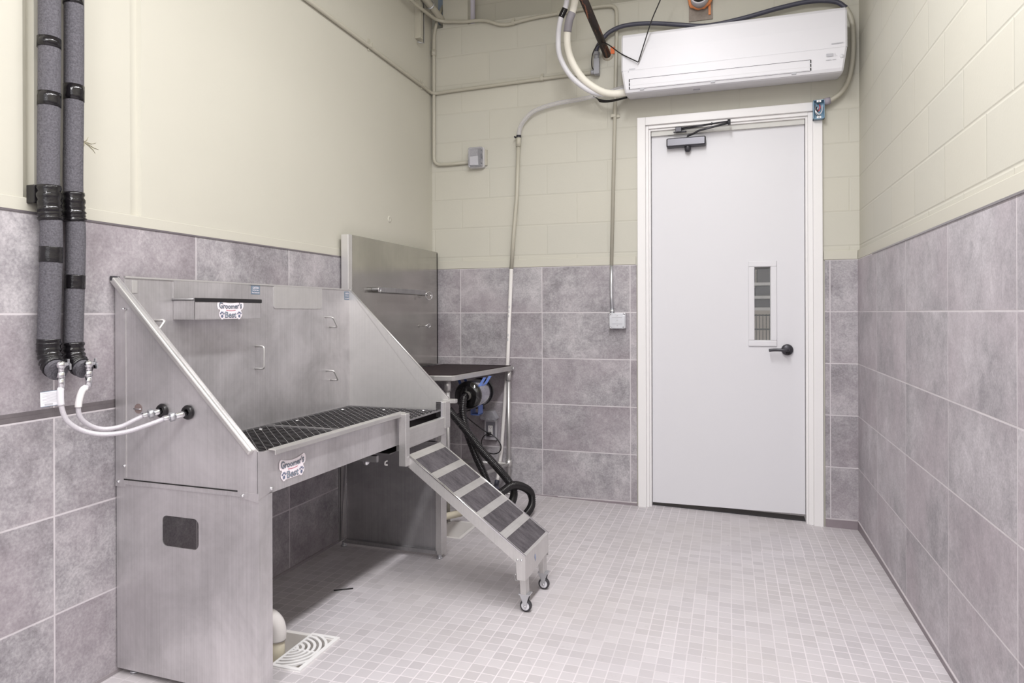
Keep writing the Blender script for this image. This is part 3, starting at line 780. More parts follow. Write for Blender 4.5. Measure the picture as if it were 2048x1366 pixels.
MB().box(.010, -1.205, .79, .054, -1.165, 1.642).build('folded_edge', 'steel_l', bpn, .002)
MB().box(.010, -.060, .868, .054, -.045, 1.636).build('folded_edge', 'steel_d', bpn, .001)
MB().box(.010, -1.2, .79, .030, -.045, .868).build('lower_flange', 'steel_d', bpn)
tbar = MB(); tbar.cyl((.054, -.95, 1.355), (.095, -.95, 1.355), .009, 12); tbar.cyl((.054, -.29, 1.340), (.095, -.29, 1.340), .007, 12)
tbar.box(.088, -.95, 1.338, .098, -.33, 1.368)
tb_ = tbar.build('tether_bar', 'steel_d', bpn, .002)
def ring(c, r, w_=.003, ax=(0, 1, 0), bx_=(0, 0, 1)):
    c = Vector(c); a = Vector(ax); b = Vector(bx_)
    return MB().tube([c+a*r*math.cos(2*math.pi*k/20)+b*r*math.sin(2*math.pi*k/20) for k in range(20)], w_, 8, closed=True)
ring((.100, -.95, 1.353), .014, .003).build('ring', 'chrome', bpn)
ring((.105, -.30, 1.333), .026, .0028, (.5, .86, 0)).build('ring', 'chrome', bpn)
ring((.100, -.245, 1.333), .010, .003).build('ring', 'chrome', bpn)
MB().cyl((.054, -.285, 1.135), (.085, -.285, 1.135), .003, 8).build('eye_hook', 'chrome', bpn)
ring((.090, -.272, 1.135), .012, .0028, (.5, .86, 0)).build('eye_hook', 'chrome', bpn)

dry = thing('hanging_dryer', (.503, -.5, .727), label='black and chrome barrel pet dryer slung under the grooming table by blue straps', cat='dryer')
def dl(mb, prof): return mb.lathe(prof, (0, 0, 0), 'y', 32)
dl(MB(), [(.080, -.118), (.083, -.11), (.083, .10), (.080, .105)]).build('barrel', simple('polished_barrel', srgb(200, 204, 214), .12, 1, .05), dry)
dl(MB(), [(.0003, -.130), (.045, -.131), (.074, -.128), (.084, -.118), (.085, -.100), (.0835, -.098)]).build('front_cap', 'black_gloss', dry)
dl(MB(), [(.0835, .090), (.087, .095), (.087, .112), (.070, .118), (.0003, .119)]).build('rear_cap', 'black', dry)
dl(MB(), [(.026, -.165), (.027, -.130), (.034, -.128)]).build('hose_collar', simple('grey_collar', srgb(78, 76, 74), .5), dry)
for yy, sg_ in ((-.075, 1), (.02, 1), (-.075, -1), (.02, -1)):
    st_ = MB(); zz = .105 if True else 0
    st_.add([(sg_*.060-.009, yy-.001, .055), (sg_*.060+.009, yy-.001, .055), (sg_*.088+.009, yy+.012, zz), (sg_*.088-.009, yy+.012, zz),
             (sg_*.060-.009, yy+.002, .055), (sg_*.060+.009, yy+.002, .055), (sg_*.088+.009, yy+.015, zz), (sg_*.088-.009, yy+.015, zz)],
            [(0, 1, 2, 3), (7, 6, 5, 4), (0, 4, 5, 1), (1, 5, 6, 2), (2, 6, 7, 3), (3, 7, 4, 0)])
    st_.build('blue_strap', 'blue', dry)
bk_ = MB(); bk_.box(-.010, -.04, -.128, .012, .035, -.122); bk_.box(-.012, -.04, -.126, -.008, .035, -.078); bk_.box(.036, -.04, -.126, .040, .035, -.070); bk_.box(.012, -.04, -.128, .040, .035, -.122)
bk_.build('cradle', 'blue', dry)
MB().cyl((.035, .05, -.075), (.040, .05, -.100), .008, 10).build('cord_gland', 'black', dry)

# corrugated hose from the dryer, looping on the floor and rising again to its free end
ctrl = [(.497, -.64, .727), (.497, -.672, .705), (.498, -.684, .62), (.522, -.672, .515), (.556, -.64, .391), (.595, -.60, .27), (.655, -.64, .18),
        (.735, -.72, .190), (.788, -.66, .222), (.822, -.56, .195), (.836, -.43, .125), (.845, -.44, .055), (.835, -.56, .024), (.800, -.66, .024), (.765, -.70, .030),
        (.772, -.66, .080), (.772, -.56, .150), (.742, -.56, .215), (.690, -.62, .310), (.618, -.68, .415), (.538, -.72, .531), (.462, -.745, .629), (.436, -.75, .66)]
raw = spline(ctrl, 30); L = [0]
for i in range(1, len(raw)): L.append(L[-1]+(raw[i]-raw[i-1]).length)
step = .0024; pts = []; j = 0; d_ = 0
while d_ < L[-1]:
    while L[j+1] < d_: j += 1
    t = (d_-L[j])/max(1e-9, L[j+1]-L[j]); pts.append(raw[j].lerp(raw[j+1], t)); d_ += step
hz = MB().tube(pts, .021, 14, rf=lambda i: .0198+.0042*(.5+.5*math.cos(2*math.pi*i/4)))
tag(hz.build('corrugated_hose', 'hose'), 'long black corrugated dryer hose looping from the dryer to the floor and back', 'hose')

# ------------------------------------------------------------------ outlet with flip-up cover, power cord
out = thing('outlet_box', (.437, 0, .418), label='weatherproof grey outlet with its clear cover flipped open under the grooming table', cat='outlet')
ob = MB(); ob.prism(rect(-.045, -.065, .045, .070, .008), 'y', -.030, -.001); ob.build('box_body', simple('grey_box', srgb(176, 173, 178), .5), out, .002)
MB().prism(rect(-.033, -.045, .033, .060, .004), 'y', -.0315, -.030).build('face_plate', simple('grey_face', srgb(118, 116, 124), .4), out)
of = MB(); of.prism(rect(-.016, -.036, .016, .034, .002), 'y', -.035, -.0315); ofo = of.build('receptacle', 'white', out)
for z0 in (.020, -.016):
    os_ = MB(); os_.box(-.008, -.0355, z0, -.006, -.035, z0+.008); os_.box(.005, -.0355, z0, .007, -.035, z0+.007); os_.prism([(-.0025+.0025*math.cos(k*.8)+.002, z0-.007+.0025*math.sin(k*.8)) for k in range(8)], 'y', -.0355, -.035); os_.build('socket_slots', 'dark', ofo)
cvv = MB(); cvv.prism([(-.052, .078), (.048, .078), (.062, .088), (.030, .138), (-.036, .138), (-.060, .098)], 'y', -.085, -.020)
cvv.build('flip_cover', 'smoke', out, .006)
for hx in (-.030, .014): MB().box(hx, -.036, .068, hx+.018, -.026, .082).build('hinge', 'galv', out)
pc = MB(); pc.tube(spline([(.530, -.45, .640), (.30, -.28, .56), (.300, -.16, .53), (.335, -.10, .480), (.41, -.085, .425), (.485, -.085, .388), (.528, -.085, .335), (.520, -.085, .290), (.475, -.085, .272), (.42, -.085, .288), (.392, -.085, .330), (.398, -.085, .372), (.420, -.085, .396), (.434, -.075, .400)], 10), .0038, 8)
cord = pc.build('power_cord', 'black'); tag(cord, 'thin black power cord looped below the open outlet and plugged in', 'cord')
MB().box(.424, -.080, .388, .446, -.036, .410).build('plug', 'black', cord, .004)

# ------------------------------------------------------------------ white pvc condensate pipe and clear tube
def lin(a, b, n): a = Vector(a); b = Vector(b); return [a.lerp(b, i/n) for i in range(n+1)]
pv = thing('drain_pipe', (.51, -.03, 0), label='tall thin PVC drain pipe down the back wall, painted above the tiles and white below', cat='pipe')
X = lambda p: (p[0]-.51, p[1]+.03, p[2])
MB().tube([X(p) for p in ((.588, -.026, 1.515), (.560, -.026, .884), (.541, -.030, .63), (.515, -.030, .29), (.490, -.035, .100), (.490, -.05, .078))], .0125, 14).build('lower_pipe', 'pvc', pv)
MB().tube([X(p) for p in ((.588, -.026, 1.515), (.605, -.026, 1.75), (.628, -.026, 2.00), (.642, -.026, 2.364))], .0125, 14).build('painted_pipe', 'paint_conduit', pv)
MB().tube([X(p) for p in ((.641, -.026, 2.335), (.643, -.026, 2.408))], .0165, 14).build('coupling', 'paint_conduit', pv)
MB().tube([X(p) for p in spline([(.490, -.05, .085), (.492, -.075, .055), (.505, -.12, .052), (.53, -.16, .058)], 6)], .0165, 12).build('elbow', 'greycable', pv)
for z0 in (1.25, 1.22, 1.19, 1.06, 1.03, .34):
    t = (1.515-z0)/1.515; xx = .588-.028*(1.515-z0)/.631-.51 if z0 > .88 else .003
    MB().box(xx-.004, -.0092-.0005, z0, xx+.002, -.0088, z0+.018).build('print_mark', 'ac_grey', pv)
ct = thing('clear_tube', (.643, -.03, 2.40), label='clear vinyl tube arching from the drain pipe towards the air conditioner', cat='tube')
MB().tube([Vector(p)-Vector((.643, -.03, 2.40)) for p in spline([(.643, -.026, 2.36), (.643, -.026, 2.41), (.664, -.026, 2.485), (.745, -.026, 2.562), (.896, -.028, 2.600), (1.064, -.03, 2.612), (1.244, -.04, 2.634), (1.42, -.08, 2.66)], 8)], .0145, 14).build('tube_wall', 'clear', ct)
MB().tube([Vector(p)-Vector((.643, -.03, 2.40)) for p in ((.643, -.026, 2.396), (.643, -.026, 2.412))], .017, 16).build('hose_clamp', 'bronze', ct)
MB().cyl((-.024, -.01, .002), (-.024, .012, .002), .006, 8).build('clamp_screw', 'bronze', ct)

# ------------------------------------------------------------------ conduits
def clampc(p, parent, ax='z', r=.012, m='paint_conduit'):
    c = MB(); x, y, z = p
    if ax == 'z': c.box(x-r-.003, y-r-.002, z-.010, x+r+.003, y+r, z+.010); c.box(x+r, y+r-.006, z-.010, x+r+.028, y+r, z+.010)
    if ax == 'x': c.box(x-.010, y-r-.002, z-r-.003, x+.010, y+r, z+r+.003); c.box(x-.008, y+r-.006, z+r, x+.008, y+r, z+r+.026)
    if ax == 'y': c.box(x-r, y-.010, z-r-.003, x+r+.002, y+.010, z+r+.003); c.box(x-r, y-.008, z+r, x-r+.006, y+.008, z+r+.026); c.box(x-r, y-.012, z-r-.02, x-r+.006, y+.008, z-r)
    return c.build('strap_clamp', m, parent, .002)
rC = .0115
c1 = thing('conduit', (0, 0, 2.78), label='painted conduit along the left and back walls ending at a grey elbow fitting', cat='conduit')
o_ = Vector((0, 0, 2.78))
MB().tube([p-o_ for p in bend([(.0, -4.6, 2.785), (.0, -.10, 2.768), (.004, -.004, 2.762), (.12, -.004, 2.768), (.9, -.004, 2.785), (1.165, -.004, 2.787)], .09)], rC, 12).build('tube_run', 'paint_conduit', c1)
clampc((.0, -.873, .0), c1, 'y'); clampc((.0, -.16, -.004), c1, 'y'); clampc((.80, -.004, .004), c1, 'x'); clampc((.0, -2.6, .002), c1, 'y')
lbf = MB(); lbf.box(1.155, -.045, -.018, 1.192, -.002, .085); lbf.cyl((1.135, -.020, .004), (1.158, -.020, .004), .015, 14); lbf.cyl((1.172, -.024, .085), (1.172, -.024, .120), .017, 14); lbf.cyl((1.172, -.024, .108), (1.172, -.024, .130), .021, 14)
lbf.build('elbow_fitting', simple('grey_fitting', srgb(158, 158, 164), .45), c1, .004)
c2 = thing('conduit', (.02, -.02, 2.27), label='painted vertical conduit down the back left corner to the clear covered switch', cat='conduit')
o_ = Vector((.02, -.02, 2.27))
MB().tube([p-o_ for p in bend([(.055, .06, 3.40), (.040, -.006, 3.28), (.013, -.006, 3.18), (.012, -.006, 2.40), (.012, -.006, 2.262), (.12, -.004, 2.258), (.275, -.004, 2.262)], .11)], rC, 12).build('tube_run', 'paint_conduit', c2)
MB().cyl((-.008, .014, .76), (-.008, .014, .80), .017, 12).build('coupling', 'paint_conduit', c2)
c3 = thing('conduit', (1.27, -.02, 1.3), label='painted conduit looping from the ceiling corner down to the steel junction box', cat='conduit')
o_ = Vector((1.27, -.02, 1.3))
MB().tube([p-o_ for p in bend([(.046, -1.6, 3.235), (.046, -.36, 3.232), (.046, -.06, 3.262), (.09, -.012, 3.258), (.26, -.008, 3.236), (.40, -.008, 3.232), (.52, -.006, 3.172), (.73, -.006, 3.198), (.95, -.006, 3.205), (1.205, -.006, 3.212), (1.300, -.006, 3.20), (1.302, -.006, 3.05), (1.262, -.006, 1.50)], .07)], rC, 12).build('tube_run', 'paint_conduit', c3)
MB().tube([p-o_ for p in [Vector(q) for q in ((1.2625, -.006, 1.525), (1.262, -.008, 1.40), (1.263, -.010, 1.32), (1.268, -.016, 1.225))]], rC, 12).build('bare_tube', 'galv', c3)
clampc((1.278-1.27, .014, 2.49-1.3), c3, 'z'); clampc((.92-1.27, .014, 3.203-1.3), c3, 'x'); clampc((.60-1.27, .014, 3.183-1.3), c3, 'x')
MB().cyl((-.003, .006, -.085), (-.002, .004, -.06), .015, 12).build('connector', 'galv', c3)
c4 = thing('conduit', (.04, -.2, 3.3), label='thick painted conduit with ring clamp entering the wall notch at the upper left corner', cat='conduit')
MB().tube([(.020, -.35, .08), (.018, -.05, .02), (.025, .17, -.01), (.030, .30, -.04)], .024, 14).build('tube_run', 'paint_conduit', c4)
ring((.020, .03, .010), .028, .006, (1, 0, 0), (0, .2, .98)).build('ring_clamp', 'galv', c4)
stt = thing('strut_channel', (.03, -.235, 3.06), label='short painted strut channel hanging at the top of the left corner', cat='channel')
sc_ = MB(); sc_.box(-.042, -.022, .0, .0, .020, .60)
sc_.build('channel', 'paint_conduit', stt, .002)
MB().tube([(.0, .030, .45), (.0, .030, -.018), (-.012, .008, -.022), (-.03, -.008, -.020)], .005, 8).build('threaded_rod', 'galv', stt)
vp = thing('vent_pipe', (.72, .09, 3.0), label='pale grey vertical pipe standing in the set-back above the back wall', cat='pipe')
# notch contents
tag(MB().prism([(.0, 3.30), (.075, 3.30), (.12, 3.9), (.0, 3.9)], 'y', .10, .13).build('card_sheet', 'blue_card'), 'pale blue sheet tucked in the notch above the back left corner', 'sheet')
MB().cyl((-.455, 0, .22), (-.455, 0, .9), .022, 14).build('pipe_run', simple('pale_pipe', srgb(196, 192, 204), .4), vp)
tag(MB().sphere((.055, .06, 3.31), .022).build('sealant_blob', 'orange2'), 'small orange sealant blob in the notch above the left corner', 'sealant')

# boxes on the back wall
sw = thing('switch_box', (.333, 0, 2.285), label='grey switch box under a clear cover high on the back wall', cat='switch')
MB().prism(rect(-.052, -.070, .060, .072, .014), 'y', -.022, .011).build('box_body', simple('box_grey', srgb(200, 198, 198), .45), sw, .003)
MB().box(.060, -.004, -.052, .073, .011, .055).build('mounting_flange', 'paint_conduit', sw)
swi = MB(); swi.prism([(-.040, -.050), (.022, -.054), (.018, .012), (-.040, .010)], 'y', -.036, -.022)
swi.build('thermostat', 'ac_white', sw, .003)
MB().box(-.042, -.026, .014, .015, -.022, .058).build('wiring', simple('crumpled_foil', srgb(170, 168, 172), .4, .3, .5, 120, .8, 90), sw)
kb = MB(); kb.prism([(.036, -.01), (.050, -.008), (.046, .022), (.040, .022)], 'y', -.030, -.022); kb.sphere((.043, -.024, .048), .004); kb.sphere((.043, -.024, -.040), .005)
kb.build('toggle', 'bronze', sw)
MB().prism(rect(-.050, -.068, .056, .070, .014), 'y', -.048, -.022).build('clear_cover', 'smoke', sw, .006)
jb = thing('junction_box', (1.3045, 0, 1.166), label='square steel junction box with blank cover on the back tiles left of the door', cat='junction box')
MB().prism(rect(-.053, -.051, .053, .050, .008), 'y', -.040, -.001).build('box_body', 'galv', jb, .002)
oc = [(-.034, -.047), (.032, -.047), (.036, -.038), (.048, -.034), (.048, .032), (.036, .038), (.032, .046), (-.034, .046), (-.038, .038), (-.050, .032), (-.050, -.034), (-.038, -.038)]
MB().prism(oc, 'y', -.045, -.040).build('cover', 'galv', jb, .001)
for z in (.020, -.020): MB().box(-.034, -.0458, z-.002, .032, -.045, z+.002).build('embossed_bar', 'ac_grey', jb)
for sx, sz, r_ in ((0, .032, .004), (0, .003, .004), (0, -.030, .004), (-.046, -.044, .006), (.044, -.044, .006), (-.046, .043, .006), (.044, .043, .006)): MB().sphere((sx, -.0425, sz), r_).build('screw', 'chrome', jb)
ob2 = thing('electrical_box', (2.491, 0, 2.405), label='open steel electrical box with loose wires above the door corner', cat='electrical box')
ebm = MB()
x0, x1, z0, z1, yd = -.030, .030, -.054, .056, -.052
ebm.box(x0, yd, z0, x0+.003, -.012, z1); ebm.box(x1-.003, yd, z0, x1, -.012, z1); ebm.box(x0, yd, z0, x1, -.012, z0+.003); ebm.box(x0, yd, z1-.003, x1, -.012, z1); ebm.box(x0, -.016, z0, x1, -.012, z1)
ebm.build('box_shell', 'wire_blue', ob2)
tb4 = MB(); tb4.box(-.012, yd-.001, z1-.014, .012, yd+.002, z1-.002); tb4.box(-.012, yd-.001, z0+.002, .012, yd+.002, z0+.014); tb4.sphere((0, yd, z1-.008), .0045); tb4.sphere((0, yd, z0+.008), .0045)
tb4.build('screw_tab', 'galv', ob2)
for m_, p_ in (('ac_white', [(.020, -.03, .03), (.016, -.048, -.01), (.0, -.055, -.03), (-.014, -.05, -.01), (-.004, -.04, .015)]), ('red', [(.004, -.04, .030), (.006, -.055, .01), (-.002, -.055, -.012)]), ('black', [(-.008, -.035, .02), (-.014, -.05, .0), (-.004, -.05, -.014)]), ('galv', [(-.018, -.03, .035), (-.02, -.045, .0), (-.01, -.045, -.03), (.012, -.04, -.035)])):
    MB().tube(spline(p_, 5), .0032, 8).build('wire', m_, ob2)
lq = thing('flexible_conduit', (2.0, -.04, 3.0), label='dark grey flexible conduit running over the air conditioner and curling down to the electrical box', cat='conduit')
o_ = Vector((2.0, -.04, 3.0))
A_ = [(1.171, -.024, 2.90), (1.176, -.028, 2.935), (1.205, -.032, 2.975), (1.262, -.035, 3.025), (1.358, -.035, 3.052), (1.516, -.035, 3.046), (1.70, -.035, 3.012), (1.86, -.035, 2.985), (2.055, -.035, 3.000), (2.282, -.035, 3.036), (2.447, -.035, 3.050), (2.58, -.035, 3.03), (2.640, -.035, 2.985)]
B_ = [(2.640, -.035, 2.985), (2.668, -.035, 2.91), (2.676, -.035, 2.80), (2.672, -.035, 2.68), (2.652, -.035, 2.57), (2.615, -.035, 2.50), (2.565, -.035, 2.462), (2.535, -.035, 2.452)]
MB().tube([p-o_ for p in spline(A_, 8)], .0135, 12).build('dark_jacket', 'greycable', lq)
MB().tube([p-o_ for p in spline(B_, 8)], .0135, 12).build('painted_jacket', 'paint_conduit', lq)
MB().tube([p-o_ for p in spline(A_[9:]+B_[1:3], 5)], .0045, 8).build('tie_wire', 'black', lq)
MB().cyl(Vector((2.521, -.035, 2.450))-o_, Vector((2.553, -.035, 2.456))-o_, .020, 18).build('connector', 'lavender', lq)

# black iron pipe, refrigerant lines, stray cables
ip = thing('iron_pipe', (1.24, .0, 2.905), label='rusty black iron pipe rising out of the back wall towards the ceiling', cat='pipe')
MB().cyl((0, .06, -.02), (-.045, -.62, .12), .024, 18).build('pipe_run', 'iron', ip)
MB().cyl((-.045, -.62, .12), (-.1125, -1.55, .30), .024, 18).build('pipe_run', 'iron', ip)
ptc = MB().lathe([(.040, .0), (.036, -.004), (.026, -.008), (.018, -.006)], (0, .012, -.008), 'y', 18); ptc.build('mortar_collar', simple('mortar', srgb(168, 160, 145), .9, 0, .2, 60, .9, 60), ip)
MB().box(.020, .002, -.008, .046, .011, .036).build('sealant_patch', 'orange2', ip)
ACO = Vector((1.365, 0, 2.55))
def line_set(name, pts, r, m, lab, cat='pipe', tapes=()):
    t_ = thing(name, pts[-1], label=lab, cat=cat); o_ = Vector(pts[-1])
    P = spline(pts, 12); MB().tube([p-o_ for p in P], r, 16).build('insulation', m, t_)
    return t_, P, o_
n1, P1, o1 = line_set('refrigerant_line', [(1.12, -.62, 3.30), (1.055, -.36, 3.12), (1.008, -.33, 3.02), (.985, -.30, 2.92), (.990, -.27, 2.81), (1.055, -.24, 2.69), (1.17, -.20, 2.60), (1.28, -.16, 2.588), (1.385, -.13, 2.612)], .0165, 'ac_white', 'thinner white insulated refrigerant line, outer one of the two beside the air conditioner')
n2, P2, o2 = line_set('refrigerant_line', [(1.19, -.64, 3.28), (1.10, -.35, 3.10), (1.058, -.32, 3.00), (1.040, -.29, 2.89), (1.062, -.26, 2.78), (1.13, -.23, 2.67), (1.23, -.20, 2.597), (1.31, -.165, 2.582), (1.385, -.14, 2.592)], .0215, 'pvc_cream', 'thicker cream insulated refrigerant line curving in front of the back wall to the air conditioner')
MT['cream_foam'] = simple('cream_foam', srgb(236, 232, 220), .6, 0, .04)
n2.children[0].data.materials[0] = MT['cream_foam']
MB().tube([p-o1 for p in P1[16:24]], .0185, 14).build('black_tape_band', 'tape', n1)
MB().tube([p-o2 for p in P2[17:31]], .0245, 14).build('grey_tape_wrap', 'skin_grey', n2)
th = MB().tube(spline([(1.185, -.012, 2.79), (1.150, -.05, 2.80), (1.160, -.10, 2.865), (1.20, -.14, 2.905), (1.262, -.18, 2.895), (1.36, -.24, 2.80), (1.455, -.262, 2.735), (1.470, -.264, 2.728), (1.478, -.266, 2.745), (1.515, -.29, 2.84), (1.56, -.32, 2.95), (1.62, -.36, 3.06), (1.68, -.42, 3.20)], 8), .0035, 8)
tag(th.build('thin_cable', 'black'), 'thin black cable hanging in a sharp V in front of the air conditioner', 'cable')
cb = MB()
for k in range(7):
    dz = k*.004
    cb.tube(spline([(1.15+k*.006, -.03, 2.625-dz), (1.20, -.05, 2.592-dz*.7), (1.27, -.07, 2.575-dz*.5), (1.38, -.09, 2.578-dz*.3)], 6), .0022, 6)
tag(cb.build('cable_bundle', 'black'), 'bundle of thin black cables below the refrigerant lines', 'cable')

# pipe sleeve with orange firestop above the air conditioner
sl = thing('pipe_sleeve', (1.82, .0, 3.125), label='pipe stub packed with orange firestop in the wall above the air conditioner', cat='pipe')
MB().box(-.068, .004, -.085, .075, .011, .22).build('cut_out', simple('raw_mortar', srgb(150, 140, 132), .9, 0, .3, 50), sl)
MB().cyl((0, .011, .03), (0, -.10, .03), .054, 28).build('pipe_stub', simple('pipe_grey', srgb(176, 172, 176), .35), sl)
MB().lathe([(.0003, -.101), (.046, -.101), (.046, -.098)], (0, 0, .03), 'y', 24).build('pipe_mouth', 'dark', sl)
fo = MB()
def wob(c, r, w_, n=26):
    return [Vector(c)+Vector(((r+random.uniform(-.004, .004))*math.cos(2*math.pi*k/n), random.uniform(-.004, .004), (r+random.uniform(-.004, .004))*math.sin(2*math.pi*k/n))) for k in range(n)]
fo.tube(wob((0, -.085, .055), .050, .012), .013, 8, closed=True); fo.tube(wob((0, -.02, .045), .062, .014), .013, 8, closed=True)
fo.box(.050, -.006, -.06, .064, .004, .2)
fo.build('firestop', 'orange', sl)

# ------------------------------------------------------------------ air conditioner
ac = thing('air_conditioner', (1.365, 0, 2.545), label='white wall mounted air conditioner above the door', cat='air conditioner')
W = 1.250
prof = [(0.010, .375), (-.200, .375), (-.222, .368), (-.234, .350), (-.240, .260), (-.242, .150), (-.241, .085), (-.238, .030), (-.231, .013), (-.215, .009), (-.14, .018), (.010, .044)]
am = MB(); n = len(prof); b0 = 0
# body loft, ends tapered a touch towards the bottom
for xx, ins, k in ((0, 1, 0), (.010, 0, 1), (W-.010, 0, 2), (W, 1, 3)):
    for (y, z) in prof:
        tp = .022*(1-min(1, z/.15)) if z < .15 else 0
        s_ = (tp if k < 2 else -tp)
        yy = y*(.97 if ins else 1) if y < 0 else y; zz = .19+(z-.19)*(.985 if ins else 1)
        am.v.append(Vector((xx+s_, yy, zz)))
for k in range(3):
    for i in range(n-1):
        am.f.append([k*n+i, k*n+i+1, (k+1)*n+i+1, (k+1)*n+i]); am.sm.append(False)
    am.f.append([k*n+n-1, k*n, (k+1)*n, (k+1)*n+n-1]); am.sm.append(False)
am.f.append(list(range(n-1, -1, -1))); am.sm.append(False); am.f.append([3*n+i for i in range(n)]); am.sm.append(False)
am.build('casing', 'ac_white', ac)
MB().box(.0, -.235, .142, W, -.2428, .1435).build('panel_seam', simple('seam_grey', srgb(205, 205, 210), .5), ac)
# louvre: closed flap with thin shadow gaps
def on(z):   # front surface depth at height z
    for (y0, z0), (y1, z1) in zip(prof, prof[1:]):
        if z1 <= z <= z0 and z0 > z1: return y0+(y1-y0)*(z0-z)/(z0-z1)
    return -.24
gapm = MB()
lx0, lx1, lz0, lz1 = .048, 1.062, .030, .089
for a, b, c_, d in ((lx0, lz1, lx1, lz1+.0022), (lx0, lz0-.003, lx1, lz0)):
    gapm.box(a, on(b)-.0008, b, c_, on(b)+.004, d)
gapm2 = MB()
for x in (lx0, lx1-.0):
    for za, zb in ((lz0, lz0+.016), (lz0+.021, lz0+.037), (lz0+.042, lz1)):
        gapm2.box(x-.002, on(za)-.003, za, x+.003, on(zb)+.004, zb)
gapm.build('louvre_gap', simple('gap_grey', srgb(96, 92, 98), .9), ac); gapm2.build('louvre_slot', 'dark', ac)
lv = MB(); lv.prism([(on(lz0)-.0025, lz0+.002), (on(.06)-.0025, .06), (on(lz1)-.0025, lz1-.002), (on(lz1)+.002, lz1-.002), (on(lz0)+.004, lz0+.002)], 'x', lx0+.006, lx1-.006)
lv.build('louvre', 'ac_white', ac)
MB().box(lx0+.01, on(.052)-.0031, .051, lx1-.01, on(.052)-.002, .0522).build('louvre_crease', simple('crease', srgb(214, 212, 216), .5), ac)
for x in (.125, .535, .975): MB().box(x-.012, on(.024)-.004, .019, x+.012, on(.024)+.004, .030).build('louvre_clip', 'ac_grey', ac)
pr = MB()
f = lambda a, b: Vector((a, on(b-.016)-.0035, b-.016))
pr.add([f(1.142, .112), f(1.178, .112), f(1.178, .128), f(1.142, .128)], [(0, 1, 2, 3)])
for i, (a, b) in enumerate(((1.186, .127), (1.186, .120), (1.186, .113), (1.195, .113))): disc(pr, f, a, b, .0022, .0016, 8)
pr.add([f(1.140, .092), f(1.168, .092), f(1.168, .0945), f(1.140, .0945)], [(0, 1, 2, 3)]); pr.add([f(1.173, .092), f(1.192, .092), f(1.192, .0945), f(1.173, .0945)], [(0, 1, 2, 3)])
pr.add([f(1.168, .178), f(1.228, .180), f(1.228, .185), f(1.168, .183)], [(0, 1, 2, 3)])
pr.build('display', 'ac_grey', ac)
MB().lathe([(.0003, -.004), (.008, -.0035), (.0105, 0), (.012, .001)], (1.222, on(.092)-.001, .092), 'y', 16).build('sensor', simple('sensor_grey', srgb(205, 205, 210), .3), ac)
lg_ = MB(); put_text(lg_, 'DAIKIN', .011, lambda a, b: Vector((a, on(b)-.0012, b)), .0003, .036, .066, .150)
lg_.add([f(.0405, .145), (f(.0435, .145)), f(.0475, .1555), f(.0425, .1555)], [(0, 1, 2, 3)])
lg_.build('lettering', 'ac_grey', ac)
MB().cyl((.42, -.16, .012), (.46, -.16, .012), .004, 8).build('drain_clip', 'ac_grey', ac)

# ------------------------------------------------------------------ insulated water pipes and supply hoses at the left
def ins_pipe(y, x, r, lab, bands, zend, dy):
    t_ = thing('insulated_pipe', (x, y, zend), label=lab, cat='pipe')
    z1 = 3.6
    k = [(0.004, .004, z1-zend), (.004, .002, 2.10-zend), (.003, -.002, 1.62-zend), (.006, .004, 1.46-zend), (.0, .0, .12), (.0, 0, .055), (.014, dy*.2, .020), (.036, dy*.6, .006), (.050, dy*.9, .000)]
    MB().tube(spline(k, 10), r, 24).build('foam_sleeve', 'foam', t_)
    full = spline(k, 40)
    for z0, z1_, rr in bands:
        seg_ = [p for p in full if z0-zend <= p.z <= z1_-zend]
        if len(seg_) < 2: seg_ = [Vector((.003, .001, z0-zend)), Vector((.003, .001, z1_-zend))]
        q = spline([seg_[0], seg_[len(seg_)//2], seg_[-1]], 8) if len(seg_) > 4 else seg_
        if rr > .003: rr_ = [r+rr+.0022*math.sin(n_*2.3)+.001*math.sin(n_*5.1) for n_ in range(len(q))]
        else: rr_ = r+rr
        MB().tube(q, rr_, 24).build('tape_band', 'tape', t_)
    tp_ = MB().tube(spline([(0, 0, .085), (.001, 0, .055), (.010, dy*.1, .030), (.022, dy*.3, .014), (.034, dy*.55, .007)], 5), [r+.002+.0022*math.sin(n_*1.9) for n_ in range(21)], 20)
    tp_.build('tape_wrap', 'tape', t_)
    vv = Vector((.050, dy, .018)); vl = MB()
    vl.cyl(vv+Vector((-.012, 0, 0)), vv+Vector((.022, 0, 0)), .010, 14); vl.sphere(vv+Vector((.015, 0, .0)), .0135)
    vl.cyl(vv+Vector((.015, 0, .0)), vv+Vector((.015, 0, -.022)), .0085, 14)
    vl.cyl(vv+Vector((.010, 0, .0)), vv+Vector((.010, .030, 0)), .007, 12)
    vl.build('stop_valve', 'chrome', t_)
    MB().lathe([(.0003, 0), (.0115, 0), (.0120, .004), (.0120, .014), (.009, .017)], vv+Vector((.015, 0, -.037)), 'z', 6).build('nut', 'chrome', t_)
    hv_ = MB(); hv_.box(vv.x+.006, vv.y+.026, vv.z-.016, vv.x+.014, vv.y+.029, vv.z+.016); hv_.box(vv.x-.006, vv.y+.026, vv.z-.016, vv.x+.020, vv.y+.030, vv.z+.002)
    hv_.build('valve_handle', 'galv', t_, .001)
    return t_, Vector((x, y, zend))+vv+Vector((.015, 0, -.036))
pA, eA = ins_pipe(-2.857, .034, .0295, 'left one of two grey foam insulated pipes running down the left wall', [(2.02, 2.05, .002), (1.840, 1.888, .0015), (1.500, 1.605, .0035), (1.372, 1.425, .0015), (1.098, 1.145, .0015)], 1.050, -.013)
pB, eB = ins_pipe(-2.777, .034, .0275, 'right one of two grey foam insulated pipes running down the left wall', [(2.185, 2.20, .0015), (1.885, 1.935, .0015), (1.505, 1.600, .0035), (1.298, 1.345, .0015)], 1.046, -.003)
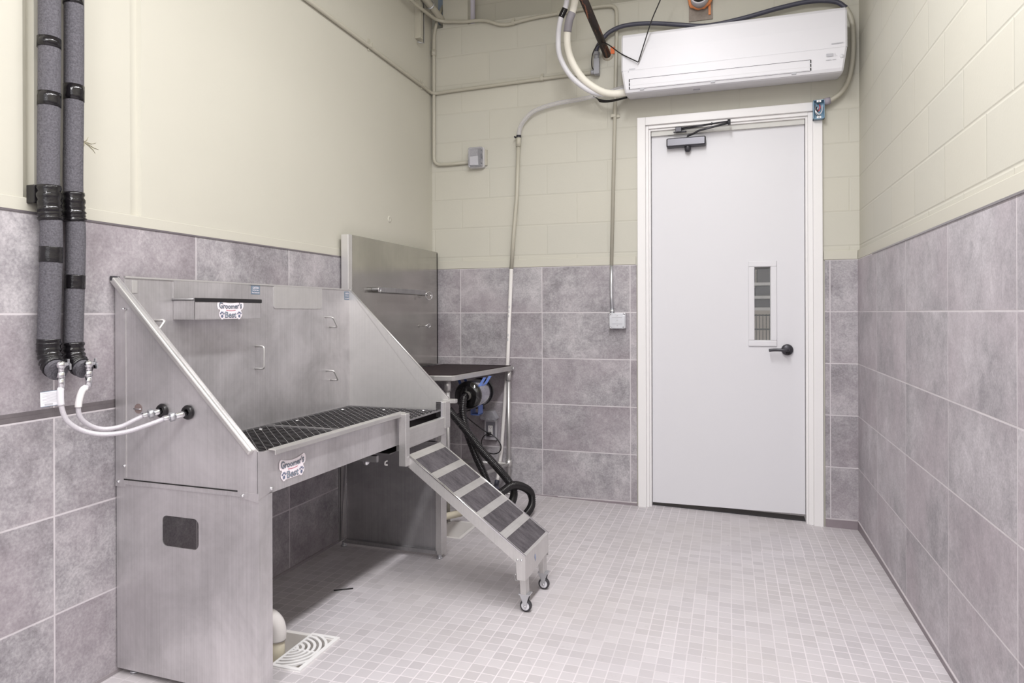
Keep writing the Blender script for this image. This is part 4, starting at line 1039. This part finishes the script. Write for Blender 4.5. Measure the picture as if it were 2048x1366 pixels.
MB().box(-.044, -.036, .500, -.012, -.024, .555).build('pipe_clip', 'black', pA, .003)
CT, ST_ = math.cos(TA), math.sin(TA)
def TW(u, v, z): return Vector((TO[0]+u*CT-v*ST_, TO[1]+u*ST_+v*CT, z))
def supply(e, g, mid, lab):
    t_ = thing('supply_hose', e, label=lab, cat='hose')
    P = spline([e, e+Vector((0, 0, -.030))]+[Vector(m) for m in mid], 12)
    MB().tube([p-e for p in P], .0072, 14).build('braided_tube', simple('braided_hose', srgb(200, 196, 202), .4, .15, .12, 300, .5, 400), t_)
    a_ = P[-1]-e; d_ = (g-P[-1]).normalized()
    MB().cyl((0, 0, 0), (0, 0, -.034), .0090, 14).build('ferrule', 'chrome', t_)
    MB().cyl(a_-d_*.012, a_+d_*.012, .0088, 14).build('ferrule', 'chrome', t_)
    MB().tube([a_+d_*.008, a_+d_*.022], .0150, 6).build('hex_nut', 'galv', t_)
    MB().cyl(a_+d_*.020, g-e, .0105, 16).build('coupling', 'chrome', t_)
    return t_, P
g1 = TW(.211, 0, .901); g2 = TW(.318, 0, .899)
sB, PB = supply(eB, g1, [(.098, -2.800, .985), (.092, -2.808, .945), (.090, -2.802, .905), (.095, -2.775, .875), (.110, -2.738, .857), (.138, -2.700, .860), (.168, -2.675, .878), (.190, -2.652, .893)], 'shorter braided supply hose from the right insulated pipe to the tub')
sA, PA = supply(eA, g2, [(.100, -2.873, .990), (.100, -2.870, .945), (.105, -2.855, .900), (.120, -2.818, .866), (.150, -2.776, .849), (.200, -2.738, .852), (.250, -2.705, .870), (.292, -2.668, .890)], 'longer braided supply hose from the left insulated pipe looping lowest to the tub')
lb1 = MB(); seg_ = [p-eB for p in PB[18:40]]; lb1.tube(seg_, .0098, 12); lb1.build('paper_sleeve', 'white', sB)
seg_ = [p-eA for p in PA[15:36]]; MB().tube(seg_, .0090, 12).build('tag_sleeve', 'ac_white', sA)
z1 = seg_[0].z; z0 = seg_[-1].z; bx0 = seg_[4]
dv = Vector((-.62, -.78, 0)).normalized(); tg = MB()
p0 = Vector((bx0.x, bx0.y, z1-.002)); p1 = Vector((seg_[-1].x, seg_[-1].y, z0+.002))
tg.add([p0, p1, p1+dv*.050+Vector((0, 0, -.004)), p0+dv*.050+Vector((0, 0, -.006))]+[p+Vector((.0006, -.0006, 0)) for p in (p0, p1, p1+dv*.050+Vector((0, 0, -.004)), p0+dv*.050+Vector((0, 0, -.006)))],
       [(0, 1, 2, 3), (7, 6, 5, 4), (0, 4, 5, 1), (1, 5, 6, 2), (2, 6, 7, 3), (3, 7, 4, 0)])
ht = tg.build('hang_tag', 'ac_white', sA)
tl = MB(); nrm = Vector((.78, -.62, 0))*.0012
def tq(a, b): return p0.lerp(p1, b)+dv*(.050*a)+Vector((0, 0, -.005*a))+nrm
for i in range(9): tl.add([tq(.12, .12+i*.075), tq(.9-.2*(i % 3 == 1), .12+i*.075), tq(.9-.2*(i % 3 == 1), .14+i*.075), tq(.12, .14+i*.075)], [(0, 3, 2, 1)])
tl.add([tq(.4, .80), tq(.8, .80), tq(.8, .92), tq(.4, .92)], [(0, 3, 2, 1)])
tl.build('tag_print', 'ac_grey', ht)
bt = MB()
for b in (.0, .96): bt.add([tq(0, b), tq(1, b), tq(1, b+.035), tq(0, b+.035)], [(0, 3, 2, 1)])
bt.build('tag_border', 'label_blue', ht)

# ------------------------------------------------------------------ floor sinks
def sink(name, box, lab, half):
    x0, y0, x1, y1 = box; t_ = thing(name, (x0, y0, 0), label=lab, cat='drain')
    w_, h_ = x1-x0, y1-y0; dp = .11
    bw = MB(); bw.box(0, 0, -dp-.003, w_, h_, -dp); bw.box(-.006, -.006, -dp, .012, h_+.006, .0015); bw.box(w_-.012, -.006, -dp, w_+.004, h_+.006, .0015); bw.box(.012, -.006, -dp, w_-.012, .012, .0015); bw.box(.012, h_-.012, -dp, w_-.012, h_+.006, .0015)
    bw.build('bowl', 'pvc', t_, .001)
    MB().lathe([(.040, .004), (.028, -.004), (.026, -.03)], (w_*.5, h_*.55, -dp+.004), 'z', 20).build('strainer', 'galv', t_)
    if half:
        gx0 = .133; g = MB(); z0, z1 = .0015, .007
        g.box(gx0, -.004, z0, gx0+.009, h_+.004, z1); g.box(w_-.012, -.004, z0, w_+.004, h_+.004, z1); g.box(gx0+.001, -.0045, z0, w_+.003, .010, z1-.0002); g.box(gx0+.001, h_-.010, z0, w_+.003, h_+.0045, z1-.0002)
        cy = h_*.5; g.box(gx0, cy-.004, z0, w_, cy+.004, z1-.0003)
        for r0 in (.014, .034, .054, .074, .094, .114):
            r1 = r0+.010; N = 48
            for k in range(N):
                a0, a1 = -math.pi/2+math.pi*k/N, -math.pi/2+math.pi*(k+1)/N
                am_ = (a0+a1)/2; px, py = gx0+r1*math.cos(am_), cy+r1*math.sin(am_)
                if px > w_ or not (0 < py < h_): continue
                q = [(gx0+r*math.cos(a), cy+r*math.sin(a)) for r, a in ((r0, a0), (r1, a0), (r1, a1), (r0, a1))]
                g.prism(q, 'z', z0, z1-.0006-.0001*(k % 2))
        g.build('half_grate', 'white', t_)
    return t_
sink('floor_sink', SINK, 'white floor sink with a half grate of curved slots beside the tub leg', True)
sink('floor_sink', SINK2, 'white floor sink behind the tub under the grooming table, without grate', False)
dp_ = thing('waste_pipe', (.392, -2.258, -.105), label='cream PVC waste pipe and elbow dropping into the floor sink under the tub', cat='pipe')
MB().cyl((0, 0, .003), (0, 0, .14), .0280, 24).build('riser', 'pvc_cream', dp_)
MB().tube(spline([(0, 0, .120), (0, 0, .150), (-.006, -.004, .180), (-.024, -.015, .203), (-.05, -.03, .211), (-.075, -.045, .212)], 6), .0330, 22).build('elbow', 'pvc', dp_)
MB().tube([(-.07, -.042, .212), (-.13, -.075, .212), (-.135, -.08, .28), (-.135, -.08, .755)], .0280, 18).build('tail_pipe', 'pvc_cream', dp_)
pp = thing('pipe_stub', (.44, -.86, 0), label='short open cream pipe lying over the floor sink behind the tub', cat='pipe')
pm = MB(); pm.lathe([(.015, -.13), (.020, -.13), (.020, .10), (.015, .10), (.015, -.13)], (0, 0, 0), 'y', 20, Matrix.Translation((.0, .06, .055)) @ Matrix.Rotation(R(-35), 4, 'Z'))
pm.build('pipe_wall', 'pvc_cream', pp)
tag(MB().cyl((.33, -1.785, .003), (.40, -1.74, .003), .003, 6).build('cable_tie', 'black'), 'black scrap of cable lying on the floor under the tub', 'scrap')
